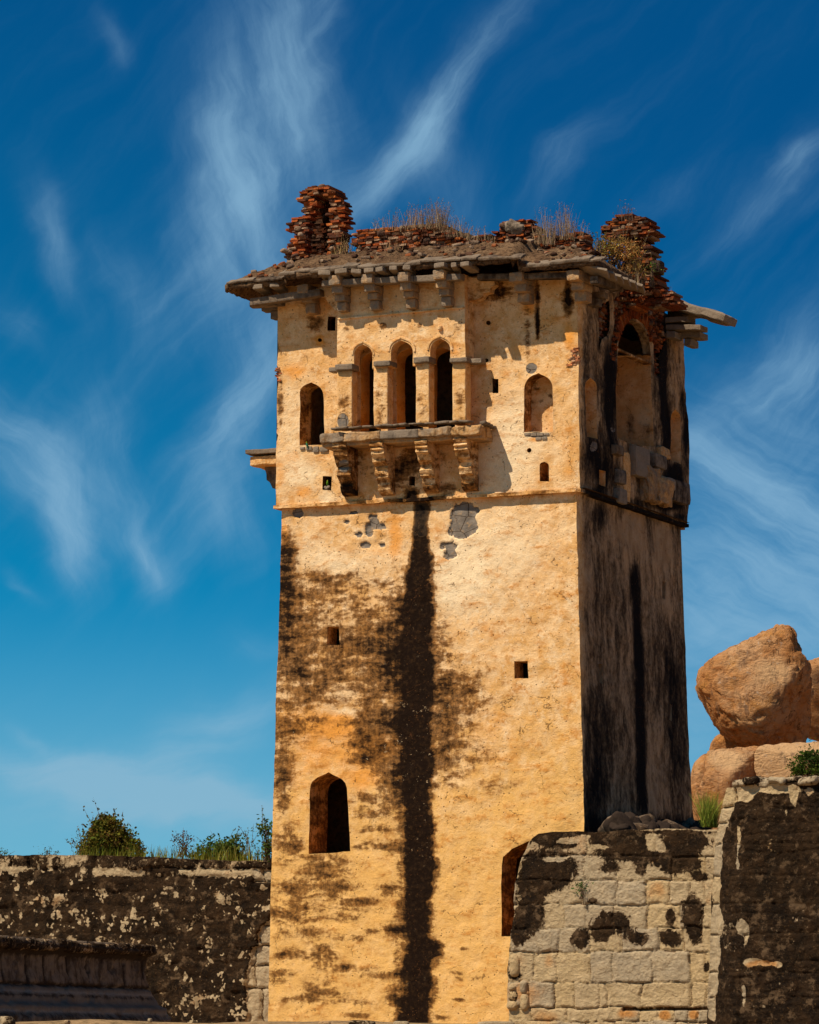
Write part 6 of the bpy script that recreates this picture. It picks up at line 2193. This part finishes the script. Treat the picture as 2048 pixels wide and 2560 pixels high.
shrub_mass('small_tree', pbk, z6, [(965, 330), (985, 318), (1000, 300), (1035, 284), (1060, 300), (1075, 325), (1105, 345), (1075, 362), (1050, 370), (1038, 356), (1010, 350), (985, 345)], 420,
           'tiny reddish sapling with an umbrella crown standing alone above the left wall', 3, RED, 'tree', .07, .02, .25, None, 24, edge_thin=.5)
root = bpy.data.objects['small_tree']
mb = MB()
a, b = pbk.hit(z6(1033, 440)), pbk.hit(z6(1035, 350))
tube(mb, a, b, .022, .012, (.12, .07, .04), 6, (.02, 0, 0))
adopt(mb.build('trunk', M_BARK), root)
shrub_mass('bush', pbk, z6, [(1100, 440), (1105, 385), (1140, 360), (1180, 350), (1200, 320), (1245, 300), (1255, 335), (1290, 320), (1330, 300), (1345, 345), (1375, 350), (1380, 440)], 3200,
           'low spreading green bush above the wall left of the tower', 4, GR2 + [(.14, .16, .03)], 'bush', .10, .03, .6, None, 36, blades=240, bcols=YEL)
shrub_mass('weed_stalk', pbk, z6, [(1375, 440), (1378, 330), (1385, 285), (1400, 275), (1410, 310), (1418, 345), (1432, 310), (1440, 320), (1440, 440)], 300,
           'tall weeds with upright seed stalks between the low bush and the tower', 5, RED + GR2, 'weed', .06, .016, .2, None, 18, edge_thin=.5)
shrub_mass('sapling', front(3.6), z6, [(1478, 440), (1480, 300), (1470, 250), (1470, 222), (1500, 208), (1530, 220), (1560, 260), (1560, 440)], 900,
           'dark green sapling pressed against the left edge of the tower', 6, GR2, 'sapling', .10, .03, .35, None, 20)
shrub_mass('bush', pbk, z6, [(-60, 420), (-20, 380), (20, 370), (42, 375), (40, 400), (30, 420)], 160, 'small green tuft at the left edge of the dark wall', 7, GR2, 'bush', .06, .018, .3, None, 8)
shrub_mass('bush', pbk, z6, [(235, 420), (245, 385), (262, 372), (300, 375), (322, 382), (320, 420)], 200, 'small grey-green tuft above the dark wall left of the large bush', 8, [(.09, .10, .03), (.06, .08, .025)], 'bush', .06, .018, .3, None, 8)
mb = MB()
rr = random.Random(77)
for i in range(900):
    x_ = rr.uniform(480, 1520)
    dens_ = 1.0 if (500 < x_ < 830 or 860 < x_ < 1010 or 1100 < x_ < 1420) else .35
    if rr.random() > dens_:
        continue
    p = front(3.4 + rr.random() * 1.2).hit(z6(x_, 440))
    blade(mb, p, rr.uniform(.15, .5), .011, .45 * rr.random(), rr, jitc(rr.choice(YEL + GR1), rr))
gs = mb.build('grass', M_LEAF)
rebase(gs, tuple(front(3.6).hit(z6(1000, 440))))
gs['kind'] = 'stuff'
gs['label'] = 'yellow-green grass growing along the top of the dark left wall'

# beside the boulders
pbo = front(38.0)
shrub_mass('bush', front(30), z8, [(1165, 1590), (1172, 1480), (1190, 1420), (1240, 1385), (1290, 1345), (1340, 1340), (1394, 1370), (1450, 1400), (1480, 1500), (1480, 1600)], 2600,
           'dark green bush on the pale rock slab at the right edge', 11, [(.035, .075, .008), (.06, .10, .01), (.09, .12, .015), (.03, .05, .008)], 'bush', .10, .035, .8, None, 14)
rr = random.Random(5)
mb = MB()
pg = front(2.5)
for i in range(420):
    a = pg.hit(z8(rr.gauss(410, 22), 2040)) + np.array([0, rr.uniform(-.4, .4), 0])
    blade(mb, a, rr.uniform(.45, .98), .010, .55 * rr.random(), rr, jitc(rr.choice([(.30, .34, .04), (.20, .26, .03), (.38, .36, .06)]), rr), 4, .15)
ob = mb.build('broom_bush', M_LEAF)
rebase(ob, tuple(pg.hit(z8(410, 2040))))
tag(ob, 'yellow-green broom-like bush behind the left shoulder of the dark right wall', 'bush')
shrub_mass('sprig', front(-3.26), z7, [(540, 530), (538, 505), (548, 490), (558, 510), (556, 530)], 60, 'tiny green sprig rooted in a joint of the pale block wall', 12, [(.03, .09, .012)], 'plant', .05, .02, .05, None, 4)
# shrubs on the right of the roof
shrub_mass('dry_shrub', front(2.4), z2, [(850, 500), (860, 440), (900, 390), (930, 370), (980, 385), (1040, 390), (1090, 420), (1130, 470), (1150, 560), (1170, 640), (1110, 620), (1000, 560), (900, 520)], 4600,
           'rusty dry shrub sprawling below the leaning brick stump', 21, [(.46, .21, .05), (.38, .18, .045), (.30, .20, .05), (.52, .30, .09)], 'shrub', .09, .016, .5, None, 60, (.36, .2, .09), .5, blades=160, bcols=STRAW + [(.45, .24, .08)])
shrub_mass('leafy_weed', front(1.6), z2, [(830, 480), (825, 410), (835, 385), (860, 375), (890, 385), (900, 420), (885, 470)], 260, 'green-leaved weed at the left of the rusty dry shrub', 22, [(.10, .15, .02), (.16, .2, .03), (.2, .14, .04)], 'weed', .06, .02, .25, None, 14, edge_thin=.5)
shrub_mass('leafy_weed', front(3.2), z2, [(1195, 640), (1190, 560), (1205, 520), (1225, 545), (1225, 620)], 160, 'green weed on the collapsed brickwork under the stump', 23, [(.08, .13, .02), (.14, .15, .03)], 'weed', .06, .02, .2, None, 8)
tuft('dry_grass', front(5.2), z2, 1210, 1330, 740, 660, 60, 'reddish dead grass along the sloping broken bricks at the right', 24, cols=[(.30, .12, .06), (.2, .09, .05)], lean=.6)

# ------------------------------------------------------------------ two parakeets
def bird(pos, yaw, H, label, body, head, pitch=.35):
    """rings lofted along the spine: tail tip, rump, breast, neck, crown, brow"""
    root = empty('parakeet', pos, label, 'bird', 'parakeets on the tower')
    sp = [(-.30, -.62, .012, .010), (-.24, -.40, .030, .012), (-.19, -.18, .045, .022), (-.15, .02, .085, .06), (-.10, .20, .15, .13), (-.03, .38, .185, .17), (.02, .54, .175, .165), (.03, .66, .135, .13),
          (.04, .75, .125, .125), (.06, .86, .14, .135), (.08, .95, .115, .115), (.09, 1.0, .05, .05)]
    V, F, C = [], [], []
    n = 12
    for k, (x, z, rx, ry) in enumerate(sp):
        for i in range(n):
            a = 2 * math.pi * i / n
            V.append((x + rx * math.cos(a), ry * math.sin(a), z))
            C.append((*(head if z > .7 else body), 1))
    for k in range(len(sp) - 1):
        for i in range(n):
            F.append((k * n + i, k * n + (i + 1) % n, (k + 1) * n + (i + 1) % n, (k + 1) * n + i))
    F.append(tuple(range(n))[::-1])
    F.append(tuple(range((len(sp) - 1) * n, len(sp) * n)))
    Rz = rotm(0, 0, yaw)

    def put(name, V, F, C, mat=M_BIRD):
        W_ = (np.array(V) * H) @ Rz.T + np.array(pos)
        adopt(mkmesh(name, W_, F, mat, None, True, {'mA': np.array(C)}), root)
    put('body', V, F, C)
    # hooked red bill
    bv_, bf2 = [], []
    for k, (x, z, r_) in enumerate([(.17, .90, .05), (.23, .875, .042), (.26, .83, .028), (.255, .79, .006)]):
        for i in range(6):
            a = 2 * math.pi * i / 6
            bv_.append((x, r_ * math.sin(a), z + r_ * math.cos(a)))
    for k in range(3):
        for i in range(6):
            bf2.append((k * 6 + i, k * 6 + (i + 1) % 6, k * 6 + 6 + (i + 1) % 6, k * 6 + 6 + i))
    put('beak', bv_, bf2, [(.5, .06, .03, 1)] * len(bv_))
    for s in (-1, 1):
        wv_, wf = [], []
        for k, (x, z, w_, t_) in enumerate([(-.02, .60, .05, .02), (-.06, .48, .13, .03), (-.11, .28, .14, .03), (-.16, .08, .10, .025), (-.22, -.14, .05, .015), (-.26, -.32, .01, .006)]):
            for i in range(8):
                a = 2 * math.pi * i / 8
                yb = s * (.165 - .09 * (k > 3) - .04 * (k > 4))
                wv_.append((x + w_ * math.cos(a), yb + s * t_ * math.sin(a), z))
        for k in range(5):
            for i in range(8):
                wf.append((k * 8 + i, k * 8 + (i + 1) % 8, k * 8 + 8 + (i + 1) % 8, k * 8 + 8 + i))
        put('wing', wv_, wf, [(*(np.array(body) * .8), 1)] * len(wv_))
        ev, ef = cubegrid(3)
        e = ev / np.linalg.norm(ev, axis=1, keepdims=True) * .018 + np.array([.13, s * .115, .90])
        put('eye', e, ef, [(.01, .01, .01, 1)] * len(e))
        lv, lf = [], []
        mbl = MB()
        tube(mbl, (-.02, s * .07, .22), (.0, s * .07, .0), .022, .014, (.2, .17, .14), 5)
        tube(mbl, (.0, s * .07, .01), (.09, s * .085, .0), .014, .008, (.2, .17, .14), 5)
        put('leg', np.concatenate(mbl.v), mbl.f, np.concatenate(mbl.c))
    return root


zp = Z(740, 1060, .0835)
q = hx(zp(325, 690), -.07)
bird(tuple(q), R(-120), .14, 'blue-green parakeet with a yellow-green head perched on the left window sill', (.05, .22, .12), (.22, .32, .02))
q = hx(zp(945, 1850), .10)
bird(tuple(q), R(-60), .16, 'bright green parakeet standing inside the small square hole below the left window', (.12, .25, .02), (.30, .40, .03))
mb = MB()
for k, (x, y, s_) in enumerate([(890, 1900, .10), (990, 1880, .09), (940, 1920, .08)]):
    V, F = rblock(hx(zp(x, y), .1), (s_, .12, .08), None, 5, .6, .012, k)
    mb.add(V, F, (.1, 0, .6, 0))
T(mb.build('loose_stones', M_GR, None, True, label='stones filling the bottom of the small square hole'))
